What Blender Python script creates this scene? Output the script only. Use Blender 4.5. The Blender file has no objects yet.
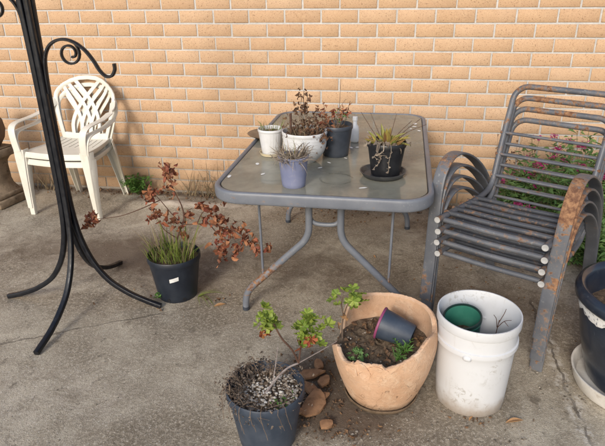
import bpy, math, random
from mathutils import Vector, Matrix, noise
R = random.Random(7)
PI = math.pi
scene = bpy.context.scene
COL = scene.collection

# ------------------------------------------------------------------ mesh builder
class MB:
    def __init__(s):
        s.v = []; s.f = []; s.a = []; s.flat = []
    def add(s, verts, faces, a=0.0, flat=False):
        o = len(s.v)
        s.v += [tuple(p) for p in verts]
        s.a += a if isinstance(a, list) else [a] * len(verts)
        s.f += [tuple(i + o for i in f) for f in faces]
        s.flat += [flat] * len(faces)

def vrt(x, y, z): return Vector((x, y, z))

def catmull(pts, n=6, closed=False):
    P = [Vector(p) for p in pts]; out = []
    N = len(P)
    rng = range(N) if closed else range(N - 1)
    for i in rng:
        if closed:
            a, b, c, d = P[i - 1], P[i], P[(i + 1) % N], P[(i + 2) % N]
        else:
            b, c = P[i], P[i + 1]
            a = P[i - 1] if i else b * 2 - c
            d = P[i + 2] if i + 2 < N else c * 2 - b
        for k in range(n):
            t = k / n
            out.append(.5 * ((2 * b) + (c - a) * t + (2 * a - 5 * b + 4 * c - d) * t * t + (3 * b - a - 3 * c + d) * t ** 3))
    if not closed: out.append(P[-1])
    return out

def tube(mb, pts, r, seg=10, caps=True, closed=False, side=None, w=None, h=None, power=2.0, att=None):
    """round tube (r: number or function of 0..1), or with w and h a flat bar: w along `side`, h across it"""
    P = [Vector(p) for p in pts]; N = len(P); rings = []; aa = []
    prev = None
    for i in range(N):
        if closed: T = P[(i + 1) % N] - P[i - 1]
        else: T = P[min(i + 1, N - 1)] - P[max(i - 1, 0)]
        if T.length < 1e-9: T = Vector((0, 0, 1))
        T.normalize()
        if side is not None:
            S = Vector(side(i) if callable(side) else side)
            S = (S - T * S.dot(T)).normalized()
        else:
            if prev is None:
                S = T.cross(Vector((0.13, 0.31, 1)))
                if S.length < .05: S = T.cross(Vector((1, 0, 0)))
            else: S = prev - T * prev.dot(T)
            S.normalize(); prev = S
        B = T.cross(S)
        t = i / max(1, N - 1)
        rr = r(t) if callable(r) else r
        a = rr if w is None else w / 2; b = rr if h is None else h / 2
        ring = []
        for k in range(seg):
            th = 2 * PI * (k + .5) / seg
            c, s_ = math.cos(th), math.sin(th)
            if power != 2.0:
                c = math.copysign(abs(c) ** (2 / power), c); s_ = math.copysign(abs(s_) ** (2 / power), s_)
            ring.append(P[i] + S * (a * c) + B * (b * s_))
        rings.append(ring)
        aa += [att(P[i], t) if att else 0.0] * seg
    V = [p for g in rings for p in g]; F = []
    for i in range(N if closed else N - 1):
        j = (i + 1) % N
        for k in range(seg):
            k2 = (k + 1) % seg
            F.append((i * seg + k, i * seg + k2, j * seg + k2, j * seg + k))
    if caps and not closed:
        F.append(tuple(range(seg))[::-1]); F.append(tuple((N - 1) * seg + k for k in range(seg)))
    mb.add(V, F, aa)

def lathe(mb, prof, n=48, c=(0, 0), wob=0.0, seed=0, close_bottom=True, att=None):
    V = []; F = []; aa = []
    m = len(prof)
    for i in range(n):
        th = 2 * PI * i / n
        for (r, z) in prof:
            w = 1 + (wob * noise.noise(Vector((math.cos(th) * 1.5, math.sin(th) * 1.5, z * 4 + seed))) if wob else 0)
            V.append((c[0] + r * w * math.cos(th), c[1] + r * w * math.sin(th), z))
            aa.append(att(r, z) if att else 0.0)
    for i in range(n):
        j = (i + 1) % n
        for k in range(m - 1):
            F.append((i * m + k, j * m + k, j * m + k + 1, i * m + k + 1))
    if close_bottom: F.append(tuple(i * m for i in range(n))[::-1])
    mb.add(V, F, aa)

def box(mb, c, s, bev=.004, rz=0, att=0.0):
    """chamfered box"""
    cx, cy, cz = c; hx, hy, hz = s[0] / 2, s[1] / 2, s[2] / 2
    V = []; idx = {}
    for ax in range(3):
        for sx in (-1, 1):
            for sy in (-1, 1):
                for sz in (-1, 1):
                    p = [sx * (hx - (bev if ax != 0 else 0)), sy * (hy - (bev if ax != 1 else 0)), sz * (hz - (bev if ax != 2 else 0))]
                    idx[ax, sx, sy, sz] = len(V)
                    x, y = p[0] * math.cos(rz) - p[1] * math.sin(rz), p[0] * math.sin(rz) + p[1] * math.cos(rz)
                    V.append((cx + x, cy + y, cz + p[2]))
    F = []; g = lambda a, x, y, z: idx[a, x, y, z]
    for s_ in (-1, 1):
        q = [g(0, s_, -1, -1), g(0, s_, 1, -1), g(0, s_, 1, 1), g(0, s_, -1, 1)]; F.append(q if s_ > 0 else q[::-1])
        q = [g(1, -1, s_, -1), g(1, 1, s_, -1), g(1, 1, s_, 1), g(1, -1, s_, 1)]; F.append(q[::-1] if s_ > 0 else q)
        q = [g(2, -1, -1, s_), g(2, 1, -1, s_), g(2, 1, 1, s_), g(2, -1, 1, s_)]; F.append(q if s_ > 0 else q[::-1])
    for a in (-1, 1):
        for b in (-1, 1):
            F.append([g(0, a, b, -1), g(0, a, b, 1), g(1, a, b, 1), g(1, a, b, -1)])
            F.append([g(0, a, -1, b), g(0, a, 1, b), g(2, a, 1, b), g(2, a, -1, b)])
            F.append([g(1, -1, a, b), g(1, 1, a, b), g(2, 1, a, b), g(2, -1, a, b)])
            for c_ in (-1, 1): F.append([g(0, a, b, c_), g(1, a, b, c_), g(2, a, b, c_)])
    # make corner and edge windings point outward
    ctr = Vector(c); G = []
    for f in F:
        p = [Vector(V[i]) for i in f]; m = sum(p, Vector()) / len(p)
        nrm = (p[1] - p[0]).cross(p[2] - p[0])
        G.append(tuple(f) if nrm.dot(m - ctr) > 0 else tuple(f[::-1]))
    mb.add(V, G, att, True)

# ------------------------------------------------------------------ objects
def empty(name, loc, label, cat, group=None, rz=0):
    o = bpy.data.objects.new(name, None); COL.objects.link(o)
    o.location = loc; o.rotation_euler = (0, 0, rz); o.empty_display_size = .05
    o['label'] = label; o['category'] = cat
    if group: o['group'] = group
    return o

def build(name, mb, mat, parent=None, label=None, cat=None, group=None, kind=None, loc=(0, 0, 0), rz=0, smooth=True):
    me = bpy.data.meshes.new(name)
    me.from_pydata(mb.v, [], mb.f); me.update()
    at = me.attributes.new('wear_shade', 'FLOAT', 'POINT'); at.data.foreach_set('value', mb.a)
    me.polygons.foreach_set('use_smooth', [smooth and not q for q in mb.flat])
    if smooth: me.set_sharp_from_angle(angle=math.radians(48))
    me.materials.append(mat)
    o = bpy.data.objects.new(name, me); COL.objects.link(o)
    o.location = loc; o.rotation_euler = (0, 0, rz)
    if parent: o.parent = parent
    if label: o['label'] = label
    if cat: o['category'] = cat
    if group: o['group'] = group
    if kind: o['kind'] = kind
    return o

def copy_tree(o, parent=None):
    c = o.copy(); COL.objects.link(c)
    if parent: c.parent = parent
    for ch in list(o.children): copy_tree(ch, c)
    return c

# ------------------------------------------------------------------ materials
class NT:
    def __init__(s, name):
        s.m = bpy.data.materials.new(name); s.m.use_nodes = True
        s.t = s.m.node_tree; s.t.nodes.clear()
        s.out = s.n('ShaderNodeOutputMaterial')
        s.p = s.n('ShaderNodeBsdfPrincipled')
        s.t.links.new(s.p.outputs[0], s.out.inputs[0])
        s.co = s.n('ShaderNodeTexCoord').outputs['Object']
    def n(s, t, **kw):
        k = s.t.nodes.new(t)
        for a, b in kw.items(): setattr(k, a, b)
        return k
    def l(s, a, b): s.t.links.new(a, b)
    def val(s, sock, v):
        if hasattr(v, 'is_linked') or isinstance(v, bpy.types.NodeSocket): s.l(v, sock)
        else: sock.default_value = v
    def noise(s, scale, detail=4, rough=.55, dist=0, vec=None, stretch=None):
        k = s.n('ShaderNodeTexNoise'); k.inputs['Scale'].default_value = scale
        k.inputs['Detail'].default_value = detail; k.inputs['Roughness'].default_value = rough
        k.inputs['Distortion'].default_value = dist
        v = vec or s.co
        if stretch:
            mp = s.n('ShaderNodeMapping'); mp.inputs['Scale'].default_value = stretch; s.l(v, mp.inputs[0]); v = mp.outputs[0]
        s.l(v, k.inputs['Vector'])
        return k.outputs['Fac']
    def rng(s, v, lo, hi, a=0, b=1):
        k = s.n('ShaderNodeMapRange'); k.interpolation_type = 'SMOOTHSTEP'
        s.l(v, k.inputs[0]); 
        for i, q in zip((1, 2, 3, 4), (lo, hi, a, b)): k.inputs[i].default_value = q
        return k.outputs[0]
    def math(s, op, a, b=0.0):
        k = s.n('ShaderNodeMath', operation=op); s.val(k.inputs[0], a); s.val(k.inputs[1], b); return k.outputs[0]
    def mix(s, f, a, b, mode='MIX'):
        k = s.n('ShaderNodeMix', data_type='RGBA', blend_type=mode)
        s.val(k.inputs[0], f)
        for sock, v in ((k.inputs[6], a), (k.inputs[7], b)):
            if isinstance(v, tuple): sock.default_value = (*v, 1) if len(v) == 3 else v
            else: s.l(v, sock)
        return k.outputs[2]
    def attr(s, name='wear_shade'):
        k = s.n('ShaderNodeAttribute'); k.attribute_name = name; return k.outputs['Fac']
    def island(s): return s.n('ShaderNodeNewGeometry').outputs['Random Per Island']
    def bump(s, h, strength=.3, dist=.01, prev=None):
        k = s.n('ShaderNodeBump'); k.inputs['Strength'].default_value = strength; k.inputs['Distance'].default_value = dist
        s.l(h, k.inputs['Height'])
        if prev: s.l(prev, k.inputs['Normal'])
        return k.outputs[0]
    def fin(s, color, rough=.6, normal=None, spec=.5, metal=0.0, coat=0.0):
        s.val(s.p.inputs['Base Color'], (*color, 1) if isinstance(color, tuple) else color)
        s.val(s.p.inputs['Roughness'], rough); s.p.inputs['Specular IOR Level'].default_value = spec
        s.p.inputs['Metallic'].default_value = metal
        if coat: s.p.inputs['Coat Weight'].default_value = coat
        if normal: s.l(normal, s.p.inputs['Normal'])
        return s.m

def plain(name, a, b, scale=12, rough=.55, bump=.1, bscale=60, spec=.5, lo=.35, hi=.7, dust=None, dustlo=.55, isl=0.0, coat=0):
    """two-tone surface with fine bumps and an optional dusty layer"""
    t = NT(name)
    c = t.mix(t.rng(t.noise(scale, 5, .6), lo, hi), a, b)
    if dust: c = t.mix(t.rng(t.noise(scale * 2.3, 6, .7, 1.0), dustlo, dustlo + .2), c, dust)
    if isl:
        k = t.n('ShaderNodeHueSaturation'); t.l(c, k.inputs['Color'])
        t.l(t.rng(t.island(), 0, 1, 1 - isl, 1 + isl), k.inputs['Value']); c = k.outputs[0]
    return t.fin(c, rough, t.bump(t.noise(bscale, 4), bump, .004), spec, coat=coat)

def leafmat(name, cols, rough=.55, trans=.25, spot=None, var=.25):
    t = NT(name)
    r = t.n('ShaderNodeValToRGB'); t.l(t.island(), r.inputs[0]); r.color_ramp.interpolation = 'LINEAR'
    els = r.color_ramp.elements
    for i, c in enumerate(cols):
        e = els[i] if i < 2 else els.new(.5)
        e.position = i / max(1, len(cols) - 1); e.color = (*c, 1)
    c = r.outputs[0]
    if spot: c = t.mix(t.rng(t.noise(60, 3), .55, .68), c, spot)
    c = t.mix(t.rng(t.noise(150, 2), .2, .8, 0, var), c, (0.02, .02, .01))
    t.fin(c, rough, t.bump(t.noise(180, 2), .25, .002), .35)
    tr = t.n('ShaderNodeBsdfTranslucent'); t.l(c, tr.inputs[0])
    ms = t.n('ShaderNodeMixShader'); ms.inputs[0].default_value = trans
    t.l(t.p.outputs[0], ms.inputs[1]); t.l(tr.outputs[0], ms.inputs[2]); t.l(ms.outputs[0], t.out.inputs[0])
    return t.m

def rusty(name, paint, paint2, base=.60, rough=.45):
    t = NT(name)
    oi = t.n('ShaderNodeObjectInfo')
    add = t.n('ShaderNodeVectorMath', operation='ADD'); t.l(t.co, add.inputs[0])
    sc = t.n('ShaderNodeVectorMath', operation='SCALE'); sc.inputs[0].default_value = (7.1, 3.3, 5.7); t.l(oi.outputs['Random'], sc.inputs['Scale'])
    t.l(sc.outputs[0], add.inputs[1]); v = add.outputs[0]
    n1 = t.math('ADD', t.noise(38, 8, .70, .5, v), t.math('MULTIPLY', t.attr(), .3))
    n2 = t.math('ADD', n1, t.math('MULTIPLY', t.math('SUBTRACT', t.noise(7, 4, .6, 0, v), .5), .65))
    mask = t.rng(n2, base, base + .07)
    halo = t.rng(n2, base - .07, base + .03, 0, .55)
    pc = t.mix(t.rng(t.noise(9, 5, .6, 0, v), .35, .7), paint, paint2)
    pc = t.mix(t.rng(t.noise(70, 4, .7, 0, v), .60, .75, 0, .5), pc, (.34, .34, .33))
    rc = t.mix(t.rng(t.noise(55, 5, .7, 0, v), .35, .68), (.115, .052, .03), (.31, .17, .088))
    c = t.mix(halo, pc, (.26, .17, .11)); c = t.mix(mask, c, rc)
    rg = t.rng(mask, 0, 1, rough, .9)
    b = t.bump(t.noise(180, 4, .6, 0, v), .12, .002); b = t.bump(mask, .5, .0015, b)
    return t.fin(c, rg, b, .45)

M = {}
def mk_brick():
    t = NT('speckled_tan_brick')
    isl = t.island()
    r = t.n('ShaderNodeValToRGB'); t.l(isl, r.inputs[0]); e = r.color_ramp.elements
    e[0].color = (.47, .308, .19, 1); e[1].color = (.54, .366, .232, 1)
    for p, c in ((.22, (.525, .348, .212, 1)), (.45, (.492, .322, .197, 1)), (.7, (.55, .377, .243, 1)), (.85, (.516, .338, .207, 1))):
        q = e.new(p); q.color = c
    c = r.outputs[0]
    c = t.mix(t.rng(t.noise(7, 5, .6), .38, .72, 0, .25), c, (.45, .285, .155))
    c = t.mix(t.rng(t.noise(2.2, 4, .6), .5, .75, 0, .35), c, (.44, .285, .16))
    c = t.mix(t.rng(t.noise(38, 3, .7), .45, .75, 0, .35), c, (.60, .43, .27))
    s = t.rng(t.noise(110, 2, .5), .60, .68); big = t.rng(t.noise(30, 2, .5), .30, .55)
    c = t.mix(t.math('MULTIPLY', t.math('MULTIPLY', s, big), .62), c, (.15, .08, .042))
    s2 = t.rng(t.noise(190, 2, .5), .57, .68, 0, .5); c = t.mix(s2, c, (.2, .1, .05))
    # splash dirt low on the wall
    sep = t.n('ShaderNodeSeparateXYZ'); t.l(t.co, sep.inputs[0])
    low = t.math('ADD', sep.outputs[2], t.math('MULTIPLY', t.noise(6, 4), -.35))
    c = t.mix(t.rng(low, -.12, .16, .6, 0), c, (.24, .16, .095))
    b = t.bump(t.noise(140, 5, .65), .35, .004)
    M['brick'] = t.fin(c, .88, b, .25)
    t = NT('pale_mortar')
    c = t.mix(t.rng(t.noise(14, 5), .3, .75), (.52, .51, .49), (.42, .41, .39))
    c = t.mix(t.rng(t.noise(90, 3), .5, .7, 0, .5), c, (.60, .59, .57))
    sep = t.n('ShaderNodeSeparateXYZ'); t.l(t.co, sep.inputs[0])
    low = t.math('ADD', sep.outputs[2], t.math('MULTIPLY', t.noise(6, 4), -.35))
    c = t.mix(t.rng(low, -.12, .18, .7, 0), c, (.22, .17, .12))
    M['mortar'] = t.fin(c, .95, t.bump(t.noise(120, 5), .5, .005), .2)
mk_brick()

def mk_ground():
    t = NT('weathered_concrete')
    n1 = t.noise(1.6, 8, .62, .4); n2 = t.noise(6.5, 8, .66, .5); n3 = t.noise(70, 5, .7); n4 = t.noise(240, 3, .7)
    c = t.mix(t.rng(n2, .3, .72), (.475, .42, .328), (.28, .24, .179))
    c = t.mix(t.rng(n1, .42, .64, 0, .85), c, (.185, .15, .106))
    c = t.mix(t.rng(n3, .45, .68, 0, .65), c, (.56, .49, .385))
    c = t.mix(t.rng(n4, .53, .64, 0, .7), c, (.10, .078, .058))
    c = t.mix(t.rng(t.noise(130, 2), .61, .68, 0, .6), c, (.64, .59, .52))
    w = t.attr()                                       # >0 dirt and the painted table shade, <0 paler concrete
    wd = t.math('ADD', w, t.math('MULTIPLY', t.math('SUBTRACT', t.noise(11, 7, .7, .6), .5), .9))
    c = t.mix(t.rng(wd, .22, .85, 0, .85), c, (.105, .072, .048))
    c = t.mix(t.rng(wd, -.75, -.2, .75, 0), c, (.60, .53, .44))
    # damp dark spots
    c = t.mix(t.math('MULTIPLY', t.rng(t.noise(17, 4, .6, .8), .58, .70), .5), c, (.09, .07, .052))
    # cracks: y = a + b x + wander
    sep = t.n('ShaderNodeSeparateXYZ'); t.l(t.co, sep.inputs[0]); X, Y = sep.outputs[0], sep.outputs[1]
    def crack(p, q, width, col, x0, x1, amp=.10, fz=6.0, strength=.85):
        dx, dy = q[0] - p[0], q[1] - p[1]; L = math.hypot(dx, dy); ux, uy = dx / L, dy / L
        al = t.math('ADD', t.math('MULTIPLY', X, ux), t.math('ADD', t.math('MULTIPLY', Y, uy), -(p[0] * ux + p[1] * uy)))
        ac = t.math('ADD', t.math('MULTIPLY', X, -uy), t.math('ADD', t.math('MULTIPLY', Y, ux), (p[0] * uy - p[1] * ux)))
        ac = t.math('ADD', ac, t.math('MULTIPLY', t.math('SUBTRACT', t.noise(fz, 6, .6), .5), amp))
        d = t.math('ABSOLUTE', ac)
        wv = t.rng(d, width * .35, width, 1, 0)
        wv = t.math('MULTIPLY', wv, t.math('MULTIPLY', t.rng(al, x0, x0 + .06), t.rng(al, L * x1 - .06, L * x1, 1, 0)))
        wv = t.math('MULTIPLY', wv, t.rng(t.noise(9, 3), .32, .5, .25, 1))
        return t.math('MULTIPLY', wv, strength)
    cr = []
    for p, q, wd_, s in (((.50, -2.02), (1.28, -1.60), .006, .55), ((1.28, -1.60), (1.60, -1.40), .005, .4), ((3.06, -2.3), (3.03, -1.2), .008, .7),
                         ((3.13, -2.5), (3.05, -2.15), .010, .8), ((.2, -.95), (.75, -.62), .006, .45), ((1.0, -2.6), (1.9, -2.75), .005, .3)):
        cr.append(crack(p, q, wd_, None, 0, 1, strength=s))
    for p, q in (((3.06, -2.4), (3.04, -1.5)),):
        pale = crack(p, q, .045, None, 0, 1, amp=.14, strength=.8)
        c = t.mix(t.math('MULTIPLY', pale, t.rng(t.noise(30, 5, .7), .42, .6)), c, (.60, .56, .50))
    for k in cr: c = t.mix(k, c, (.055, .042, .032))
    b = t.bump(n3, .6, .006); b = t.bump(n4, .7, .004, b); b = t.bump(n2, .25, .02, b)
    tot = cr[0]
    for k in cr[1:]: tot = t.math('MAXIMUM', tot, k)
    b = t.bump(t.math('SUBTRACT', 1.0, tot), .6, .004, b)
    M['ground'] = t.fin(c, .9, b, .3)
mk_ground()

M['steel'] = rusty('rust_flecked_grey_steel', (.082, .088, .102), (.118, .124, .138), .665)
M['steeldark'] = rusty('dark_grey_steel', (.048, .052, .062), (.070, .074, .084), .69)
M['frame'] = rusty('grey_blue_table_frame', (.125, .137, .162), (.16, .172, .195), .70, .4)
M['cap'] = plain('white_plastic_cap', (.40, .40, .40), (.30, .30, .29), 40, .5)
t = NT('black_wrought_steel')
c = t.mix(t.rng(t.noise(14, 6, .7), .55, .75), (.0055, .0065, .010), (.014, .016, .021))
c = t.mix(t.rng(t.noise(45, 5, .7), .66, .72, 0, .6), c, (.10, .09, .085))
c = t.mix(t.rng(t.noise(60, 5, .75, 0, None, (1, 1, .25)), .60, .72, 0, .35), c, (.07, .068, .066))
M['black'] = t.fin(c, t.rng(t.noise(30, 5), .3, .7, .28, .55), t.bump(t.noise(90, 5), .3, .002), .4)
t = NT('cream_plastic')
c = t.mix(t.rng(t.noise(5, 6, .65), .4, .75, 0, .7), (.66, .635, .56), (.55, .515, .43))
c = t.mix(t.rng(t.noise(40, 4, .7), .6, .75, 0, .45), c, (.42, .37, .29))
M['cream'] = t.fin(c, .42, t.bump(t.noise(200, 3), .08, .001), .5)
t = NT('scuffed_white_bucket')
c = t.mix(t.rng(t.noise(6, 6, .65), .45, .8, 0, .6), (.57, .58, .595), (.47, .475, .47))
c = t.mix(t.math('MULTIPLY', t.rng(t.noise(34, 7, .75, 1.2), .545, .60), t.rng(t.noise(5, 2), .47, .58)), c, (.40, .39, .37))
c = t.mix(t.rng(t.noise(26, 4, .7, 0, None, (1, 1, .12)), .62, .8, 0, .5), c, (.38, .35, .30))
sep = t.n('ShaderNodeSeparateXYZ'); t.l(t.co, sep.inputs[0])
low = t.math('ADD', sep.outputs[2], t.math('MULTIPLY', t.noise(18, 5), -.12))
c = t.mix(t.rng(low, -.06, .03, .8, 0), c, (.28, .22, .165))
M['bucket'] = t.fin(c, .4, t.bump(t.noise(60, 4), .06, .002), .5)
t = NT('weathered_terracotta')
c = t.mix(t.rng(t.noise(7, 7, .65, .5), .35, .72), (.60, .39, .255), (.52, .315, .19))
c = t.mix(t.rng(t.noise(16, 6, .7, 1.0), .52, .72, 0, .65), c, (.66, .51, .37))
c = t.mix(t.rng(t.noise(28, 7, .75, .6, None, (1, 1, 1.6)), .58, .72, 0, .4), c, (.38, .21, .11))
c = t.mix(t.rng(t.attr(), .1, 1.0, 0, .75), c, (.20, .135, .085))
ck = t.math('ABSOLUTE', t.math('SUBTRACT', t.noise(9, 3, .55, .9), .5)); ck = t.rng(ck, .002, .010, 1, 0)
ck = t.math('MULTIPLY', ck, t.rng(t.noise(4.5, 2), .46, .60)); c = t.mix(t.math('MULTIPLY', ck, .75), c, (.15, .085, .045))
fl = t.rng(t.noise(15, 6, .72, 1.2), .50, .56); c = t.mix(t.math('MULTIPLY', fl, .2), c, (.70, .53, .38))
c = t.mix(t.rng(t.noise(120, 4, .7), .58, .70, 0, .45), c, (.30, .18, .10))
b = t.bump(t.math('SUBTRACT', 1.0, ck), .7, .005); b = t.bump(fl, .4, .003, b)
b = t.bump(t.noise(70, 7, .75), .7, .004, b); b = t.bump(t.noise(12, 5, .65, .4, None, (1, 1, 1.3)), .28, .012, b)
M['terra'] = t.fin(c, .88, b, .25)
M['shard'] = plain('terracotta_shard', (.33, .185, .10), (.19, .105, .058), 26, .9, .5, 60, .2, dust=(.2, .13, .08), dustlo=.55, isl=.15)
M['navy'] = plain('faded_navy_plastic', (.027, .039, .060), (.048, .061, .084), 14, .48, .1, 120, dust=(.14, .135, .125), dustlo=.60)
M['charcoal'] = plain('charcoal_plastic', (.009, .013, .022), (.017, .023, .034), 14, .45, .1, 120, dust=(.11, .10, .09), dustlo=.63)
M['blackpot'] = plain('black_plastic', (.008, .0085, .011), (.015, .016, .019), 18, .4, .1, 120, dust=(.10, .09, .075), dustlo=.64)
M['slate'] = plain('slate_blue_plastic', (.030, .037, .050), (.048, .056, .072), 15, .45, .1, 120, dust=(.2, .19, .17), dustlo=.62)
M['lilac'] = plain('faded_lilac_plastic', (.150, .170, .275), (.195, .21, .31), 12, .5, .12, 100, dust=(.30, .29, .31), dustlo=.58)
M['white'] = plain('white_glazed_pot', (.62, .625, .635), (.52, .52, .51), 14, .35, .08, 80, dust=(.36, .31, .22), dustlo=.64)
M['ivory'] = plain('ivory_plastic_saucer', (.55, .47, .30), (.62, .55, .40), 14, .5, .1)
M['brownplate'] = plain('brown_plate', (.14, .095, .06), (.21, .15, .10), 20, .4, .1)
M['greysaucer'] = plain('dusty_black_saucer', (.035, .037, .042), (.065, .066, .068), 16, .5, .1, 100, dust=(.13, .12, .10), dustlo=.58)
M['dirtsaucer'] = plain('dirt_caked_saucer', (.20, .145, .095), (.12, .085, .055), 30, .95, .6, 80, .2, dust=(.30, .23, .16), dustlo=.58)
M['pink'] = plain('magenta_plastic_rim', (.24, .045, .12), (.16, .05, .10), 14, .5, .1)
M['green'] = plain('dark_green_plastic', (.03, .15, .105), (.05, .19, .135), 14, .4, .1, dust=(.12, .17, .14), dustlo=.6)
M['darkgreen'] = plain('black_green_plastic', (.006, .022, .018), (.012, .034, .028), 14, .4, .1)
M['blueglaze'] = plain('deep_blue_glaze', (.012, .017, .029), (.024, .031, .045), 9, .30, .25, 30, dust=(.09, .10, .12), dustlo=.58, coat=.3)
t = NT('crackled_white_glaze')
c = t.mix(t.rng(t.noise(55, 6, .7, .8), .53, .60), (.74, .73, .70), (.16, .17, .19))
M['whiteglaze'] = t.fin(c, .45, t.bump(t.noise(55, 6, .7), .4, .004), .5)
M['whitebase'] = plain('dull_white_saucer', (.66, .64, .60), (.50, .47, .42), 10, .55, .2, 60, dust=(.33, .28, .22), dustlo=.58)
M['soil'] = plain('dry_potting_soil', (.075, .05, .033), (.165, .115, .075), 60, .95, 1.0, 110, .15, dust=(.23, .17, .11), dustlo=.62)
M['soillight'] = plain('dry_sandy_soil', (.085, .06, .04), (.17, .125, .085), 60, .95, 1.0, 110, .15, dust=(.30, .25, .19), dustlo=.6)
M['stone'] = plain('mossy_cast_stone', (.255, .195, .135), (.14, .105, .072), 13, .9, .7, 60, .2, dust=(.07, .06, .045), dustlo=.53)
M['urn'] = plain('brown_stoneware', (.15, .095, .058), (.075, .05, .034), 11, .75, .6, 50, .3, dust=(.22, .18, .12), dustlo=.6)
M['tagwhite'] = plain('white_paper_label', (.72, .72, .70), (.6, .6, .58), 40, .6)
M['stick'] = plain('dry_stem', (.115, .075, .05), (.20, .145, .10), 50, .85, .3, isl=.25)
M['greystick'] = plain('bleached_stem', (.25, .215, .20), (.15, .12, .11), 50, .85, .3, isl=.2)
M['darkstick'] = plain('dark_stem', (.06, .028, .018), (.10, .05, .03), 50, .85, .3)
M['greenstem'] = plain('green_stem', (.08, .11, .03), (.14, .15, .05), 50, .7, .2)
M['redleaf'] = leafmat('withered_russet_leaf', [(.40, .13, .065), (.22, .06, .042), (.47, .21, .10), (.30, .085, .06), (.14, .045, .034)], .7, .2, var=.4)
M['brownleaf'] = leafmat('withered_brown_leaf', [(.20, .11, .06), (.11, .06, .04), (.31, .19, .10), (.23, .12, .07)], .8, .15, var=.4)
M['greengrass'] = leafmat('lime_grass', [(.27, .30, .07), (.17, .24, .05), (.40, .37, .14), (.22, .28, .06)], .5, .3)
M['straw'] = leafmat('dry_straw', [(.42, .33, .20), (.30, .23, .14), (.50, .41, .27), (.22, .17, .11)], .8, .2)
M['greystraw'] = leafmat('grey_withered_straw', [(.44, .37, .29), (.28, .23, .18), (.52, .45, .35), (.18, .14, .11)], .85, .15)
M['geranium'] = leafmat('geranium_leaf', [(.27, .36, .05), (.38, .44, .09), (.16, .25, .035), (.45, .46, .13), (.31, .40, .06)], .5, .3, spot=(.20, .26, .05))
M['orangeleaf'] = leafmat('orange_geranium_leaf', [(.42, .10, .03), (.33, .15, .05), (.30, .05, .03)], .6, .25)
M['shrub'] = leafmat('valerian_leaf', [(.15, .27, .075), (.22, .35, .11), (.09, .18, .06), (.28, .39, .15), (.17, .30, .09)], .5, .25)
M['weed'] = leafmat('weed_leaf', [(.10, .23, .045), (.15, .30, .06), (.07, .16, .035)], .5, .25)
M['yellowleaf'] = leafmat('yellow_green_leaf', [(.42, .36, .08), (.20, .24, .06), (.48, .38, .10), (.20, .08, .04), (.30, .27, .08), (.24, .13, .06)], .5, .2)
M['flower'] = leafmat('magenta_petal', [(.60, .05, .25), (.46, .04, .19), (.68, .15, .36)], .6, .3, var=.1)
M['gravel'] = leafmat('mixed_gravel', [(.46, .39, .30), (.22, .165, .12), (.66, .63, .57), (.14, .105, .08), (.30, .22, .15)], .8, 0.0)
M['grit'] = leafmat('patio_grit', [(.26, .21, .16), (.13, .10, .075), (.40, .36, .30), (.20, .15, .11), (.09, .07, .05)], .9, 0.0)
M['fleck'] = plain('white_droppings', (.74, .73, .70), (.6, .58, .54), 60, .8, .3)
M['litter'] = leafmat('leaf_litter', [(.30, .18, .09), (.20, .11, .06), (.40, .27, .15), (.13, .08, .05)], .85, .1)
M['tanleaf'] = leafmat('tan_dry_leaf', [(.50, .28, .13), (.44, .25, .12)], .8, .15)

t = NT('dusty_tempered_glass')
c = t.mix(t.rng(t.noise(3.2, 7, .65, .5), .35, .68), (.30, .293, .238), (.20, .197, .163))
c = t.mix(t.rng(t.noise(14, 6, .7, .8), .5, .72, 0, .5), c, (.35, .325, .265))
c = t.mix(t.rng(t.noise(90, 3, .7), .62, .74, 0, .4), c, (.36, .33, .27))
for cx_, cy_, rr_ in ((.245, -.43, .098), (.05, -.52, .07), (-.18, -.33, .06), (.28, .05, .085)):
    ds = t.n('ShaderNodeVectorMath', operation='DISTANCE'); t.l(t.co, ds.inputs[0]); ds.inputs[1].default_value = (cx_, cy_, .70)
    ring = t.rng(t.math('ABSOLUTE', t.math('SUBTRACT', t.math('ADD', ds.outputs['Value'], t.math('MULTIPLY', t.noise(25, 4), .012)), rr_ + .006)), .002, .007, 1, 0)
    c = t.mix(t.math('MULTIPLY', ring, t.rng(t.noise(12, 4), .4, .6, .05, .55)), c, (.10, .095, .07))
t.fin(c, t.rng(t.noise(8, 5), .3, .7, .07, .20), t.bump(t.noise(120, 3), .04, .001), .55)
tp = t.n('ShaderNodeBsdfTransparent'); tp.inputs[0].default_value = (.72, .78, .76, 1)
ms = t.n('ShaderNodeMixShader'); t.l(t.rng(t.noise(4.5, 6, .65), .35, .7, .66, .9), ms.inputs[0])
t.l(tp.outputs[0], ms.inputs[1]); t.l(t.p.outputs[0], ms.inputs[2]); t.l(ms.outputs[0], t.out.inputs[0])
M['glass'] = t.m

# ------------------------------------------------------------------ leaf templates
def T_lance(n=5, fold=.12, droop=.25, wid=.22, pw=1.0):
    V = []; F = []
    for i in range(n + 1):
        u = i / n; w = wid * math.sin(PI * min(1, max(.04, u ** pw))) * (1 if u < 1 else 0) + .004
        z = -droop * u * u
        V += [(-w, u, z + fold * w * 2), (0, u, z), (w, u, z + fold * w * 2)]
    for i in range(n):
        a = i * 3
        F += [(a, a + 1, a + 4, a + 3), (a + 1, a + 2, a + 5, a + 4)]
    return V, F
def T_blade(n=6, bend=.6, wid=.02):
    V = []; F = []; p = Vector((0, 0, 0)); ang = 0
    for i in range(n + 1):
        u = i / n; w = wid * (1 - u ** 2) + .0006
        V += [(-w, p.y, p.z), (w, p.y, p.z)]
        ang = bend * u * 1.6
        p = p + Vector((0, math.cos(ang), -math.sin(ang))) / n
    for i in range(n): F.append((2 * i, 2 * i + 1, 2 * i + 3, 2 * i + 2))
    return V, F
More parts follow.
